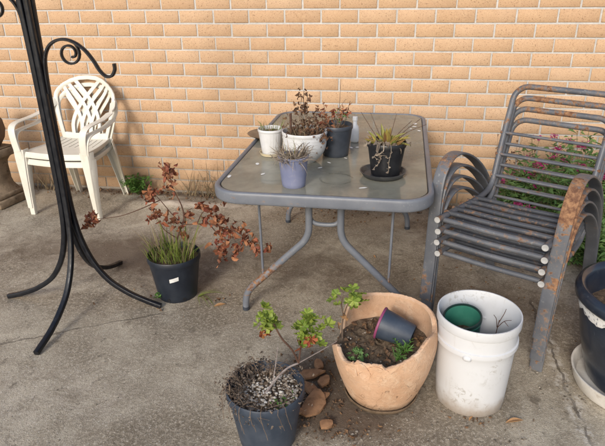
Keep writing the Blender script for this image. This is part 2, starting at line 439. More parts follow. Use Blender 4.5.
def T_lobed(lobes=5, cup=.25, seed=0):
    rr = random.Random(seed); V = [(0, 0, 0)]; F = []
    n = lobes * 6
    for i in range(n + 1):
        a = -PI * .88 + 2 * PI * .88 * i / n
        r = .62 + .32 * abs(math.cos(a * lobes / 1.76 * .88 + .0)) ** .6 + .10 * math.cos(i * 2.1) + rr.uniform(-.04, .04)
        V.append((math.sin(a) * r * .55, .12 + math.cos(a) * r * .55, cup * r * r * .5 + .07 * math.sin(i * 1.05)))
    m = len(V)
    for i in range(1, m - 1): F.append((0, i + 1, i))
    return V, F
def T_crumple(seed):
    rr = random.Random(seed); V = []; F = []; n = 5
    cu = rr.uniform(1.2, 2.6); tw = rr.uniform(-1.2, 1.2)
    p = Vector((0, 0, 0)); ang = rr.uniform(-.4, .4)
    for i in range(n + 1):
        u = i / n; w = .40 * math.sin(PI * max(.06, min(.97, u)))
        f = rr.uniform(.4, 1.2)
        for s in (-1, 0, 1):
            x = s * w * (1 - .35 * f) ; z = abs(s) * w * f
            c, q = math.cos(tw * u), math.sin(tw * u)
            V.append((p.x + x * c - z * q + rr.uniform(-.04, .04), p.y + rr.uniform(-.03, .03), p.z + x * q + z * c + rr.uniform(-.05, .05)))
        ang += cu / n * rr.uniform(.3, 1.5)
        p = p + Vector((rr.uniform(-.03, .03), math.cos(ang), -math.sin(ang))) / n
    for i in range(n):
        a = i * 3
        F += [(a, a + 1, a + 4, a + 3), (a + 1, a + 2, a + 5, a + 4)]
    return V, F
LANCE = [T_lance(5, f, d, w) for f, d, w in ((.3, .2, .16), (.2, .45, .18), (.4, .05, .14))]
BROAD = [T_lance(5, f, d, w, .8) for f, d, w in ((.5, .1, .15), (.4, .35, .17), (.55, -.1, .13))]
BLADE = [T_blade(7, b, .013) for b in (.15, .5, .9, 1.3, 1.7)]
LOBED = [T_lobed(5, .25, 1), T_lobed(5, -.3, 2), T_lobed(7, .4, 3), T_lobed(5, .7, 4)]
CRUMPLE = [T_crumple(i) for i in range(9)]

def put(mb, tpl, o, d, s, roll=None, up=Vector((0, 0, 1)), sx=1.0):
    d = Vector(d).normalized()
    x = d.cross(up)
    if x.length < .02: x = d.cross(Vector((1, 0, 0)))
    x.normalize(); z = x.cross(d)
    if roll is None: roll = R.uniform(-.5, .5)
    x2 = x * math.cos(roll) + z * math.sin(roll); z2 = -x * math.sin(roll) + z * math.cos(roll)
    o = Vector(o)
    mb.add([o + x2 * (p[0] * s * sx) + d * (p[1] * s) + z2 * (p[2] * s) for p in tpl[0]], tpl[1])

def rdir(up=.0, spread=1.0):
    a = R.uniform(0, 2 * PI)
    return Vector((math.cos(a) * spread, math.sin(a) * spread, up))

def stem(mb, pts, r0, r1=None, seg=5, n=5, jit=0.0):
    P = catmull(pts, n)
    if jit: P = [p + Vector((R.gauss(0, jit), R.gauss(0, jit), R.gauss(0, jit))) if 0 < i < len(P) - 1 else p for i, p in enumerate(P)]
    r1 = r0 * .4 if r1 is None else r1
    tube(mb, P, lambda t: r0 + (r1 - r0) * t, seg)
    return P

def soil_disc(mb, r, z, bump=.006, c=(0, 0), seed=0, rings=9, n=40):
    V = [(c[0], c[1], z)]; F = []
    for i in range(1, rings + 1):
        rr = r * i / rings
        for k in range(n):
            a = 2 * PI * k / n
            x, y = rr * math.cos(a), rr * math.sin(a)
            e = 1 if i < rings else .3
            V.append((c[0] + x, c[1] + y, z + e * bump * (noise.noise(Vector((x * 35, y * 35, seed))) + .6 * noise.noise(Vector((x * 90, y * 90, seed))))))
    for k in range(n): F.append((0, 1 + k, 1 + (k + 1) % n))
    for i in range(rings - 1):
        for k in range(n):
            a = 1 + i * n + k; b = 1 + i * n + (k + 1) % n
            F.append((a, a + n, b + n, b))
    mb.add(V, F)

def rock(mb, c, s, seed):
    rr = random.Random(seed)
    V = []; F = []; q = [(-1, 0, 0), (1, 0, 0), (0, -1, 0), (0, 1, 0), (0, 0, -1), (0, 0, 1)]
    a = rr.uniform(0, 6)
    sc = [s * rr.uniform(.7, 1.3), s * rr.uniform(.6, 1), s * rr.uniform(.4, .7)]
    pts = [Vector(p) for p in q] + [Vector((i, j, k)).normalized() * .95 for i in (-1, 1) for j in (-1, 1) for k in (-1, 1)]
    for p in pts:
        p = Vector((p.x * sc[0], p.y * sc[1], p.z * sc[2])) * rr.uniform(.85, 1.15)
        V.append((c[0] + p.x * math.cos(a) - p.y * math.sin(a), c[1] + p.x * math.sin(a) + p.y * math.cos(a), c[2] + p.z))
    ci = lambda i, j, k: 6 + (i > 0) * 4 + (j > 0) * 2 + (k > 0)
    for s_, axis in ((0, 0), (1, 0), (2, 1), (3, 1), (4, 2), (5, 2)):
        sg = 1 if s_ % 2 else -1
        if axis == 0: l = [ci(sg, -1, -1), ci(sg, 1, -1), ci(sg, 1, 1), ci(sg, -1, 1)]
        elif axis == 1: l = [ci(-1, sg, -1), ci(-1, sg, 1), ci(1, sg, 1), ci(1, sg, -1)]
        else: l = [ci(-1, -1, sg), ci(1, -1, sg), ci(1, 1, sg), ci(-1, 1, sg)]
        if sg < 0: l = l[::-1]
        for i in range(4): F.append((s_, l[i], l[(i + 1) % 4]))
    mb.add(V, F)

# ------------------------------------------------------------------ setting: ground
def axis(fine0, fine1, step, far):
    a = []; x = fine0
    while x < fine1 + 1e-6: a.append(x); x += step
    d = step; lo = fine0; hi = a[-1]; L = []; H = []
    while lo > -far: d *= 1.5; lo -= d; L.append(lo)
    d = step
    while hi < far: d *= 1.5; hi += d; H.append(hi)
    return L[::-1] + a + H
SPOTS = [  # x, y, rx, ry, amount   (soil, spilt compost, damp stains, shade painted under the table; negative: paler cement)
    (2.07, -2.02, .22, .22, .95), (2.33, -2.05, .24, .2, .5), (1.95, -2.32, .2, .17, .35), (2.22, -2.22, .2, .08, .35),
    (2.85, -1.35, .6, .35, .6), (3.3, -.5, .9, .42, .95), (2.9, -.25, .5, .2, .5), (.4, -1.0, .7, .35, .58), (1.0, -1.05, .45, .3, .6),
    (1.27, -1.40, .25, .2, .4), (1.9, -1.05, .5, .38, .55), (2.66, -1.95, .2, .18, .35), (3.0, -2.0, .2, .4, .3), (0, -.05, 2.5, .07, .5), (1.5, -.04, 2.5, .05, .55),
    (.45, -2.5, .6, .5, -.22), (1.15, -2.25, .6, .3, -.30), (.75, -.27, .28, .07, -.75), (1.1, -.22, .2, .05, -.55), (1.9, -.25, .8, .08, -.35),
    (-.2, -1.4, .5, .4, .15), (2.45, -2.55, .4, .25, .25), (.1, -.35, .4, .2, .25), (1.5, -2.6, .4, .3, .12)]
def gz(x, y):
    z = .004 * noise.noise(Vector((x * 1.1, y * 1.1, 3))) + .0016 * noise.noise(Vector((x * 7, y * 7, 9)))
    if -.45 < y < 0:
        m = math.exp(-((x - .75) / .30) ** 2 - ((y + .26) / .07) ** 2) * .03
        z += m * (1 + .5 * noise.noise(Vector((x * 14, y * 14, 1))))
    return z
xs = axis(-1.3, 4.3, .028, 60); ys = axis(-3.0, .1, .028, 60)
mb = MB(); W_ = len(xs); V = []; A = []; F = []
for y in ys:
    for x in xs:
        near = -2 < x < 5 and -3.8 < y < .4
        V.append((x, y, gz(x, y) if near else 0))
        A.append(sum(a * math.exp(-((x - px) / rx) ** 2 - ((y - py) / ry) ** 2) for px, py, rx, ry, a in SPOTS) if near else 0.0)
for j in range(len(ys) - 1):
    for i in range(W_ - 1):
        a = j * W_ + i; F.append((a, a + 1, a + 1 + W_, a + W_))
mb.add(V, F, A)
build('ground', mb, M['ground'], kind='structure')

# ------------------------------------------------------------------ brick wall
wall = empty('brick_wall', (1.6, 0, 0), 'tan speckled brick wall with pale mortar joints closing off the patio', 'wall')
mb = MB(); OX = 1.6
for r in range(-16, 16):
    zc = 1.345 - .086 * r
    k0, k1 = -14, 34
    for i in range(k0, k1):
        x0 = (i + (.5 if r % 2 else 0)) * .24 + .0052 + R.uniform(-.0012, .0012)
        x1 = x0 + .2296 + R.uniform(-.0012, .0012)
        z0 = zc - .0378 + R.uniform(-.0008, .0008); z1 = zc + .0378 + R.uniform(-.0008, .0008)
        y = R.uniform(-.0015, .0015); c = .0025; d = .03
        f = [(x0 + c, z0 + c), (x1 - c, z0 + c), (x1 - c, z1 - c), (x0 + c, z1 - c)]
        g = [(x0, z0), (x1, z0), (x1, z1), (x0, z1)]
        V = [(p - OX, y, q) for p, q in f] + [(p - OX, y + c, q) for p, q in g] + [(p - OX, y + d, q) for p, q in g]
        F = [(0, 1, 2, 3)] + [(4 + k, 4 + (k + 1) % 4, (k + 1) % 4, k) for k in range(4)] + [(8 + k, 8 + (k + 1) % 4, 4 + (k + 1) % 4, 4 + k) for k in range(4)]
        mb.add(V, F, 0.0, True)
build('brick_face', mb, M['brick'], wall)
mb = MB(); box(mb, (2.4 - OX, .105, 1.37), (11.4, .20, 2.75), .002); build('mortar', mb, M['mortar'], wall)

# ------------------------------------------------------------------ glass table
TX0, TX1, TY0, TY1, TZ = 1.582, 2.478, -1.740, -.260, .70
tcx, tcy = (TX0 + TX1) / 2, (TY0 + TY1) / 2
table = empty('patio_table', (tcx, tcy, 0), 'large rectangular patio table with dusty glass top and grey steel frame', 'table')
hx, hy = (TX1 - TX0) / 2, (TY1 - TY0) / 2
def rrect(hx, hy, rad, z, n=10):
    P = []
    for sx, sy, a0 in ((1, 1, 0), (-1, 1, 90), (-1, -1, 180), (1, -1, 270)):
        for k in range(n + 1):
            a = math.radians(a0 + 90 * k / n)
            P.append(Vector((sx * (hx - rad) + rad * math.cos(a), sy * (hy - rad) + rad * math.sin(a), z)))
    return P
P = rrect(hx, hy, .125, TZ - .0225)
mb = MB(); N = len(P)
def sidef(i):
    T = P[(i + 1) % N] - P[i - 1]; return Vector((T.y, -T.x, 0)).normalized()
tube(mb, P, .02, 14, closed=True, side=sidef, w=.025, h=.053, power=4.0)
build('top_frame', mb, M['frame'], table)
mb = MB(); Q = rrect(hx - .016, hy - .016, .11, TZ); Q2 = [p - Vector((0, 0, .005)) for p in Q]; n = len(Q)
mb.add(Q + Q2, [tuple(range(n)), tuple(range(2 * n - 1, n - 1, -1))] + [(i, i + n, (i + 1) % n + n, (i + 1) % n) for i in range(n)], 0.0, True)
build('glass_top', mb, M['glass'], table)
def legrust(p, tt): return .95 * max(0, 1 - abs(p.z - .19) / .22) - .1 if p.x < 0 else .9 * max(0, 1 - abs(p.z - .20) / .05) - .2
for yy in (-1.52, -.44):
    for s in (-1, 1):
        mb = MB()
        pts = [(.072, .672), (.072, .56), (.072, .48), (.074, .445), (.084, .412), (.105, .380), (.16, .325), (.24, .245), (.32, .165), (.357, .126), (.378, .092), (.388, .05), (.390, .0)]
        pp = catmull([(s * a, 0, b) for a, b in pts], 5)
        pp = [Vector((p.x, yy - tcy, p.z)) for p in pp]
        tube(mb, pp, .0165, 12, att=legrust)
        lg = build('leg', mb, M['frame'], table)
        mb = MB(); tube(mb, [(s * .390, yy - tcy, .0), (s * .390, yy - tcy, .018)], .0175, 12); build('foot_cap', mb, M['slate'], lg)
        mb = MB(); tube(mb, [(s * .295, yy - tcy, .18), (s * .302, yy - tcy, .675)], .0062, 8, att=lambda p, t_: .9 - 2.2 * t_); build('brace_rod', mb, M['frame'], table)
        din = 1 if yy < tcy else -1
        mb = MB(); tube(mb, catmull([(s * .066, yy - tcy + .01 * din, .50), (s * .09, yy - tcy + .07 * din, .57), (s * .14, yy - tcy + .2 * din, .672)], 5), .009, 8, att=lambda p, t_: .6); build('brace_rod', mb, M['frame'], table)
    mb = MB(); tube(mb, catmull([(-.072, yy - tcy + .012, .505), (-.04, yy - tcy + .012, .478), (.04, yy - tcy + .012, .478), (.072, yy - tcy + .012, .505)], 6), .0105, 10, att=lambda p, t_: .5 if abs(t_ - .5) > .4 else -.2)
    build('crossbar', mb, M['frame'], table)
    mb = MB(); tube(mb, [(-hx + .02, yy - tcy, .672), (hx - .02, yy - tcy, .672)], .012, 8); build('crossbar', mb, M['frame'], table)

# white droppings and petals on the glass
mb = MB()
pts = [(1.69, -1.36), (1.61, -1.55), (1.99, -1.19), (2.005, -1.13), (2.04, -1.165), (2.10, -1.04), (2.13, -1.03), (2.40, -.62), (2.42, -.57), (2.445, -.66), (2.425, -.50), (1.84, -1.42), (1.99, -1.38), (2.20, -1.62), (2.02, -1.30), (2.09, -1.22), (1.75, -1.5), (2.3, -.9), (2.17, -.72)]
for x, y in pts:
    a = R.uniform(0, 6); l = R.uniform(.007, .020); w = l * R.uniform(.3, .7); n = 9
    ring = [(x + math.cos(a) * l * math.cos(k * 2 * PI / n) * R.uniform(.7, 1.2) - math.sin(a) * w * math.sin(k * 2 * PI / n), y + math.sin(a) * l * math.cos(k * 2 * PI / n) + math.cos(a) * w * math.sin(k * 2 * PI / n), TZ + .0012) for k in range(n)]
    mb.add([(x, y, TZ + .003)] + ring, [(0, 1 + k, 1 + (k + 1) % n) for k in range(n)])
build('bird_droppings', mb, M['fleck'], kind='stuff')

# ------------------------------------------------------------------ pots
def pot_prof(rb, rt, h, wall=.004, lip=.006, liph=.018, soil=None, bulge=0.0):
    soil = h * .86 if soil is None else soil
    P = [(rb * .9, .003), (rb - .003, .0), (rb, .004)]
    zt = h - liph
    for k in range(1, 9):
        u = k / 8; r = rb + (rt - lip - rb) * u + bulge * math.sin(PI * u ** .8)
        P.append((r, .004 + (zt - .004) * u))
    P += [(rt - .001, zt + .001), (rt, zt + .004), (rt, h - .004), (rt - .002, h), (rt - wall, h), (rt - wall - .0015, h - .004)]
    P += [(rt - lip - wall + (rb - rt + lip) * (1 - soil / h) * 1.0 + bulge * .6, soil - .012)]
    return P

def grass(mb, c, rad, z, n, l0, l1, tpls, up=1.2, spread=.5, sx=1.0):
    for _ in range(n):
        a = R.uniform(0, 2 * PI); q = rad * math.sqrt(R.random())
        o = (c[0] + q * math.cos(a), c[1] + q * math.sin(a), z)
        d = Vector((math.cos(a) * spread * R.uniform(.1, 1.2), math.sin(a) * spread * R.uniform(.1, 1.2), up))
        put(mb, R.choice(tpls), o, d, R.uniform(l0, l1), R.uniform(-3, 3), sx=sx * R.uniform(.7, 1.3))

TG = 'potted plants on the glass table'
# lilac pot with straw
o = empty('potted_plant', (1.9126, -1.6243, TZ), 'faded lilac plastic pot of dry straw grass nearest the table front edge', 'potted plant', TG)
mb = MB(); lathe(mb, pot_prof(.049, .064, .132, lip=.003, liph=.012)); build('pot', mb, M['lilac'], o)
mb = MB(); soil_disc(mb, .058, .112); build('soil', mb, M['soillight'], o)
mb = MB(); grass(mb, (0, 0), .045, .11, 110, .06, .12, BLADE[2:], .9, .8, 1.4); grass(mb, (0, -.01), .055, .113, 110, .05, .10, BLADE[3:], .5, 1.1, 1.4)
build('dry_grass', mb, M['greystraw'], o)
mb = MB(); grass(mb, (0, 0), .035, .11, 14, .05, .10, BLADE[:3], 1.3, .4, 1.1); build('green_grass', mb, M['yellowleaf'], o)
# large white bowl
o = empty('potted_plant', (1.9028, -1.2836, TZ), 'rounded white pot with a dead brown plant and dark stick', 'potted plant', TG)
mb = MB(); lathe(mb, pot_prof(.052, .106, .148, lip=.004, liph=.016, bulge=.022)); build('pot', mb, M['white'], o)
mb = MB(); soil_disc(mb, .1, .125, .01); build('soil', mb, M['soil'], o)
st = MB(); lf = MB()
tops = [(-.005, .03, .325), (-.02, .02, .30), (.01, .03, .31), (-.03, .0, .26), (.05, .03, .23), (.09, -.05, .17), (-.08, .02, .22), (.03, -.05, .22)]
for tx, ty, tz in tops:
    p = stem(st, [(tx * .2 + R.uniform(-.03, .03), ty * .2, .12), (tx * .6, ty * .6, .12 + (tz - .12) * .5), (tx, ty, tz)], .003, .0015, jit=.003)
    for _ in range(15):
        b = R.choice(p[len(p) // 3:]); put(lf, R.choice(CRUMPLE), b + Vector((R.gauss(0, .012), R.gauss(0, .012), R.gauss(0, .012))), rdir(R.uniform(-.8, .5)), R.uniform(.013, .028), R.uniform(-3, 3))
for _ in range(60):
    a = R.uniform(0, 6.28); q = R.uniform(.04, .115)
    put(lf, R.choice(CRUMPLE), (q * math.cos(a), q * math.sin(a), .14 + R.uniform(-.01, .035)), rdir(R.uniform(-.8, .4)), R.uniform(.013, .028), R.uniform(-3, 3))
for _ in range(32):
    put(lf, R.choice(CRUMPLE), (.085 + R.gauss(0, .022), -.05 + R.gauss(0, .022), .12 + R.gauss(0, .03)), rdir(R.uniform(-.8, .4)), R.uniform(.015, .031), R.uniform(-3, 3))
build('dead_stems', st, M['stick'], o); build('dead_leaves', lf, M['brownleaf'], o)
mb = MB(); tube(mb, catmull([(-.058, -.04, .11), (-.056, -.045, .16), (-.055, -.045, .235)], 3), .0055, 7); build('stick', mb, M['darkstick'], o)
mb = MB(); grass(mb, (.01, -.02), .075, .125, 60, .05, .13, BLADE[:4], 1, .7, 1); build('dry_grass', mb, M['straw'], o)
# small white ribbed pot
o = empty('potted_plant', (1.722, -1.2025, TZ + .006), 'small ribbed white pot of sparse grass standing in an ivory saucer', 'potted plant', TG)
mb = MB(); n = 72; V = []; F = []; prof = pot_prof(.044, .0625, .126, lip=.003, liph=.014); m = len(prof)
for i in range(n):
    a = 2 * PI * i / n; rib = .0012 if i % 3 == 0 else 0
    for r_, z_ in prof: V.append(((r_ - (rib if .01 < z_ < .11 else 0)) * math.cos(a), (r_ - (rib if .01 < z_ < .11 else 0)) * math.sin(a), z_))
for i in range(n):
    for k in range(m - 1): F.append((i * m + k, (i + 1) % n * m + k, (i + 1) % n * m + k + 1, i * m + k + 1))
F.append(tuple(i * m for i in range(n))[::-1]); mb.add(V, F); build('pot', mb, M['white'], o)
mb = MB(); soil_disc(mb, .057, .108); build('soil', mb, M['soil'], o)
mb = MB(); grass(mb, (0, 0), .045, .105, 26, .04, .09, BLADE[:3], 1.2, .6, 1.6); build('green_grass', mb, M['greengrass'], o)
mb = MB(); grass(mb, (0, 0), .05, .105, 30, .04, .10, BLADE[1:], .9, .9, 1.1); build('dry_grass', mb, M['straw'], o)
mb = MB(); lathe(mb, [(.045, .0), (.052, .002), (.057, .014), (.058, .016), (.0555, .016), (.05, .0055), (.02, .0045)], 40)
build('saucer', mb, M['ivory'], None, 'small ivory saucer beneath the ribbed white pot', 'saucer', loc=(1.722, -1.2025, TZ))
# brown plate overhanging the table edge
mb = MB(); lathe(mb, [(.05, .0), (.075, .002), (.105, .016), (.11, .021), (.106, .021), (.075, .007), (.02, .005)], 48)
build('plate', mb, M['brownplate'], None, 'dark brown plate overhanging the left edge of the glass table', 'plate', loc=(1.635, -.90, TZ + .006))
# slate blue pot
o = empty('potted_plant', (2.0352, -1.1646, TZ), 'slate blue plastic pot with withered stems beside the white bottle', 'potted plant', TG)
mb = MB(); lathe(mb, pot_prof(.062, .082, .152, lip=.004, liph=.02)); build('pot', mb, M['slate'], o)
mb = MB(); soil_disc(mb, .076, .132); build('soil', mb, M['soil'], o)
st = MB(); lf = MB()
for k in range(9):
    tx, ty, tz = R.gauss(-.01, .05), R.gauss(0, .04), R.uniform(.19, .27)
    p = stem(st, [(tx * .3, ty * .3, .13), (tx * .7, ty * .7, .17), (tx, ty, tz)], .0025, .001, jit=.002)
    for _ in range(7): put(lf, R.choice(CRUMPLE), R.choice(p[6:]) + Vector((R.gauss(0, .008), R.gauss(0, .008), 0)), rdir(R.uniform(-.7, .4)), R.uniform(.014, .03), R.uniform(-3, 3))
for _ in range(26):
    put(lf, R.choice(CRUMPLE), (-.05 + R.gauss(0, .025), -.03 + R.gauss(0, .03), .15 + R.gauss(0, .012)), rdir(R.uniform(-.7, .3)), R.uniform(.018, .034), R.uniform(-3, 3))
for k, (tx, tz) in enumerate(((.02, .36), (.045, .27))): stem(st, [(.01, 0, .13), (.015, 0, .22), (tx, .01, tz)], .002, .001)
build('dead_stems', st, M['stick'], o); build('dead_leaves', lf, M['redleaf'], o)
mb = MB()
for _ in range(16): put(mb, R.choice(LANCE), (.03 + R.gauss(0, .015), R.gauss(0, .02), .16 + R.uniform(0, .06)), rdir(R.uniform(-.2, .8)), R.uniform(.015, .03))
build('green_leaves', mb, M['weed'], o)
mb = MB(); lathe(mb, [(.018, 0), (.021, .002), (.0225, .01), (.0225, .07), (.018, .085), (.011, .094), (.0105, .112), (.0135, .114), (.0135, .132), (.011, .134), (.0, .134)], 28)
build('bottle', mb, M['white'], None, 'small white plastic bottle behind the slate blue pot', 'bottle', loc=(2.108, -.93, TZ + .001))
# black pot on saucer
mb = MB(); lathe(mb, [(.075, .0), (.085, .002), (.098, .02), (.101, .025), (.096, .025), (.083, .0075), (.03, .006)], 48)
build('saucer', mb, M['greysaucer'], None, 'black plastic saucer holding the black pot on the table', 'saucer', loc=(2.276, -1.452, TZ + .001))
o = empty('potted_plant', (2.2861, -1.4511, TZ + .0085), 'black pot with yellow green leaves and trailing grey dead ones', 'potted plant', TG)
mb = MB(); lathe(mb, pot_prof(.062, .084, .148, lip=.005, liph=.022)); build('pot', mb, M['blackpot'], o)
mb = MB(); soil_disc(mb, .077, .128); build('soil', mb, M['soil'], o)
mb = MB()
for k in range(44):
    a = R.uniform(0, 6.28); q = R.uniform(.0, .055)
    put(mb, R.choice(BROAD), (q * math.cos(a), q * math.sin(a), .125), Vector((math.cos(a) * R.uniform(.2, 1.2), math.sin(a) * R.uniform(.2, 1.0), R.uniform(.35, 1.2))), R.uniform(.04, .088), sx=.85)
build('yellow_leaves', mb, M['yellowleaf'], o)
mb = MB()
for k in range(5):
    a = R.gauss(-2.0, .5); c_, s_ = math.cos(a), math.sin(a); L = R.uniform(.03, .11)
    pth = catmull([(c_ * .05, s_ * .05, .13), (c_ * .083, s_ * .083, .155), (c_ * .098, s_ * .098, .13), (c_ * .097 + R.uniform(-.02, .02), s_ * .097, .13 - L * .5), (c_ * .096 + R.uniform(-.02, .02), s_ * .096, .14 - L)], 4)
    for q in pth[8::2]: put(mb, R.choice(CRUMPLE), q, rdir(-1), R.uniform(.010, .02), R.uniform(-3, 3))
    tube(mb, pth, .004, 6, side=(-s_, c_, R.uniform(-.3, .3)), w=R.uniform(.002, .0045), h=.0015)
for k in range(38): put(mb, R.choice(CRUMPLE), (R.gauss(-.005, .05), -.045 + R.gauss(0, .03), .15 + R.uniform(-.02, .01)), rdir(-.2), R.uniform(.02, .04), R.uniform(-3, 3))
build('trailing_leaves', mb, M['greystraw'], o)
mb = MB()
for tx, ty, tz in ((-.115, .02, .265), (-.075, .03, .26), (.035, .02, .26), (.16, .03, .215), (.14, .06, .235), (.1, .03, .23)):
    p = stem(mb, [(tx * .15, ty * .2, .125), (tx * .5, ty * .6, .18), (tx, ty, tz)], .0017, .0009)
    if tx > .05:
        for q in p[-8::2]: rock(mb, q, .0035, int(q.x * 1e5))
build('seed_stalks', mb, M['darkstick'], o)

# ------------------------------------------------------------------ stacked metal armchairs
FLx, FLy, FRx, FRy = 2.498, -1.562, 2.938, -1.803
rz = math.atan2(FRy - FLy, FRx - FLx); CW = math.hypot(FRx - FLx, FRy - FLy)
chair = empty('metal_armchair', (FLx, FLy, 0), '', 'armchair', 'stacked grey metal armchairs')
def armrust(side):
    def f(p, tt):
        k = .95 * math.exp(-((p.y - .10) / .13) ** 2) * (p.z > .5) * (1.0 if side else .55)
        k += .55 * math.exp(-((p.z - .08) / .09) ** 2) * (p.y < .2)
        if side: k += .55 * (.2 < p.z < .62) * (p.y < .1)
        return k - .12
    return f
arm_pts = [(0, 0), (.012, .16), (.024, .32), (.034, .44), (.045, .515), (.068, .575), (.11, .615), (.17, .630), (.25, .615), (.35, .57), (.45, .505), (.54, .42), (.61, .32), (.67, .19), (.735, 0)]
for s in (0, 1):
    mb = MB(); P = catmull([(s * CW + (s * 2 - 1) * .008 * min(1, max(0, (b - .2) / .35)), a * 1.06, b) for a, b in arm_pts], 5)
    tube(mb, P, .01, 14, side=(1, 0, 0), w=.052, h=.012, power=4.5, att=armrust(s))
    build('arm_frame', mb, M['steel'], chair)
ri = .033
rail = [(-.016, .402), (.10, .391), (.22, .378), (.34, .366), (.43, .362), (.49, .372), (.53, .41), (.556, .48), (.585, .565), (.62, .66), (.655, .745), (.672, .785)]
L_ = catmull([(ri - .008 * max(0, b - .40) / .4, a * (1.06 + .05 * (b > .37)), b - .012 * max(0, b - .4) / .4) for a, b in rail], 5)
arc = []
for k in range(1, 9):
    a = PI / 2 * k / 8
    arc.append(Vector((ri - .0077 + .065 * (1 - math.cos(a)), .672 * 1.11 + .0265 * math.sin(a), .7735 + .062 * math.sin(a))))
half = L_ + arc
full = half + [Vector((CW - p.x, p.y, p.z)) for p in half[::-1]]
mb = MB(); tube(mb, full, .0138, 12, att=lambda p, t_: .12 + .38 * (p.z > .80) + .3 * (p.y < .05))
sf = build('seat_frame', mb, M['steel'], chair)
for s in (0, 1):
    x = ri if s == 0 else CW - ri
    mb = MB(); tube(mb, [(x, -.0185, .4022), (x, -.012, .4016)], .0127, 18); mb.flat = [True] * len(mb.f); build('end_cap', mb, M['cap'], chair)
def at_len(P, d):
    for i in range(len(P) - 1):
        q = (P[i + 1] - P[i]).length
        if d <= q: return P[i].lerp(P[i + 1], d / q), (P[i + 1] - P[i]).normalized()
        d -= q
    return P[-1], (P[-1] - P[-2]).normalized()
seat_d = [.044, .108, .186, .264, .342, .420]
back_d = [.645, .75, .855]
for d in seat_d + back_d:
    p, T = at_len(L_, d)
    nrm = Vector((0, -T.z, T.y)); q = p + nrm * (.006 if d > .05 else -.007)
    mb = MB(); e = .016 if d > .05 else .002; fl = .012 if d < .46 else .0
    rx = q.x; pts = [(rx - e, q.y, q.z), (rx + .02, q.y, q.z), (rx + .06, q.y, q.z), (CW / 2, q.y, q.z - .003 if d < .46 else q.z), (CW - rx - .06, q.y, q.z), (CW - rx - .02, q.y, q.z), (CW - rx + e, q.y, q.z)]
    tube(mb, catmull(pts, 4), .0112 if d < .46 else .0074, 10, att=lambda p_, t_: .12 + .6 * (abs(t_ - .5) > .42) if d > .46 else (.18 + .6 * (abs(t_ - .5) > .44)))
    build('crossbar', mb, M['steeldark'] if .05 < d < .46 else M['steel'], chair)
labs = ['grey metal armchair at the bottom of the rusty stack, feet on the concrete', 'grey metal armchair second from the bottom of the rusty stack', 'grey metal armchair just under the topmost one of the rusty stack', 'topmost grey metal armchair of the stack with heavily rusted arms']
ux, uy = math.cos(rz), math.sin(rz)
for k in range(4):
    c = chair if k == 0 else copy_tree(chair)
    sh = .009 * (1.5 - k); du = (.002, -.0015, .003, 0)[k]
    c.location = (FLx - uy * sh + ux * du, FLy + ux * sh + uy * du, .0555 * k); c.rotation_euler = (0, 0, rz)
    c['label'] = labs[k]

# ------------------------------------------------------------------ white plastic chairs
def sect(mb, rows, closed=True):
    """loft of equal closed loops with end caps"""
    m = len(rows[0]); V = [p for r_ in rows for p in r_]; F = []
    for i in range(len(rows) - 1):
        for k in range(m):
            k2 = (k + 1) % m; F.append((i * m + k, i * m + k2, (i + 1) * m + k2, (i + 1) * m + k))
    F.append(tuple(range(m))[::-1]); F.append(tuple((len(rows) - 1) * m + k for k in range(m)))
    mb.add(V, F)
def channel(mb, pts, widths, depths, side, th=.004):
    """U-section leg: open channel along pts; side = width direction, open backwards"""
    rows = []
    P = [Vector(p) for p in pts]
    for i, p in enumerate(P):
        T = (P[min(i + 1, len(P) - 1)] - P[max(i - 1, 0)]).normalized()
        S = Vector(side(i) if callable(side) else side); S = (S - T * S.dot(T)).normalized(); B = S.cross(T).normalized()
        w, d = widths[i] / 2, depths[i]
        rows.append([p + S * x + B * y for x, y in ((-w, d), (-w * .96, .3 * d), (-w * .75, 0), (w * .75, 0), (w * .96, .3 * d), (w, d), (w - th, d), (w * .72 , th), (-w * .72, th), (-w + th, d))])
    sect(mb, rows)
def back_pt(s, tt):
    """s -1..1 across, tt 0..1 up: the lounge-shaped backrest surface"""
    hw = .165 + .065 * math.sin(min(1, tt * 1.15) * PI * .5) - .085 * max(0, tt - .72) ** 1.6 * 4
    y = .20 + .115 * tt + .02 * tt * tt - .055 * s * s * (.3 + .7 * tt)
    return Vector((s * hw, y, .40 + .405 * tt - .035 * s * s * tt * tt))
def strip(mb, pts2, w, th=.007):
    pts = []; S = []
    n = len(pts2)
    for i in range(n):
        p = back_pt(*pts2[i]); pts.append(p)
    def sd(i):
        T = (pts[min(i + 1, n - 1)] - pts[max(i - 1, 0)]).normalized()
        s, tt = pts2[i]; e = .02
        Nn = (back_pt(s + e, tt) - back_pt(s - e, tt)).cross(back_pt(s, tt + e) - back_pt(s, tt - e)).normalized()
        return T.cross(Nn)
    tube(mb, pts, .01, 8, side=sd, w=w, h=th, power=3.5)
wc = empty('plastic_armchair', (.115, -.36, 0), '', 'armchair', 'nested white plastic armchairs')
mb = MB()                                                     # backrest with its lattice
rim = [(-1, t_ / 10 * .82) for t_ in range(0, 10)] + [(-1 + .0, .80), (-.97, .87), (-.86, .945), (-.65, .985), (-.35, 1.0), (0, 1.0), (.35, 1.0), (.65, .985), (.86, .945), (.97, .87), (1, .80)] + [(1, t_ / 10 * .82) for t_ in range(9, -1, -1)]
strip(mb, rim, .030, .014)
for s0, k in ((-.56, 1.2), (-.20, 1.1), (.18, .85)):
    for sg in (-1, 1):
        pts = []
        for i in range(15):
            tt = i / 14; s = s0 + k * max(0, tt - .18) ** 1.55 * 1.25
            if s > .98: break
            top = math.sqrt(max(0, 1 - max(0, (s - .3)) ** 2 * .25))
            pts.append((sg * s, min(tt, top)))
        strip(mb, pts, .027, .008)
strip(mb, [(-.98, .04), (-.5, .02), (0, .015), (.5, .02), (.98, .04)], .05, .010)
build('backrest', mb, M['cream'], wc)
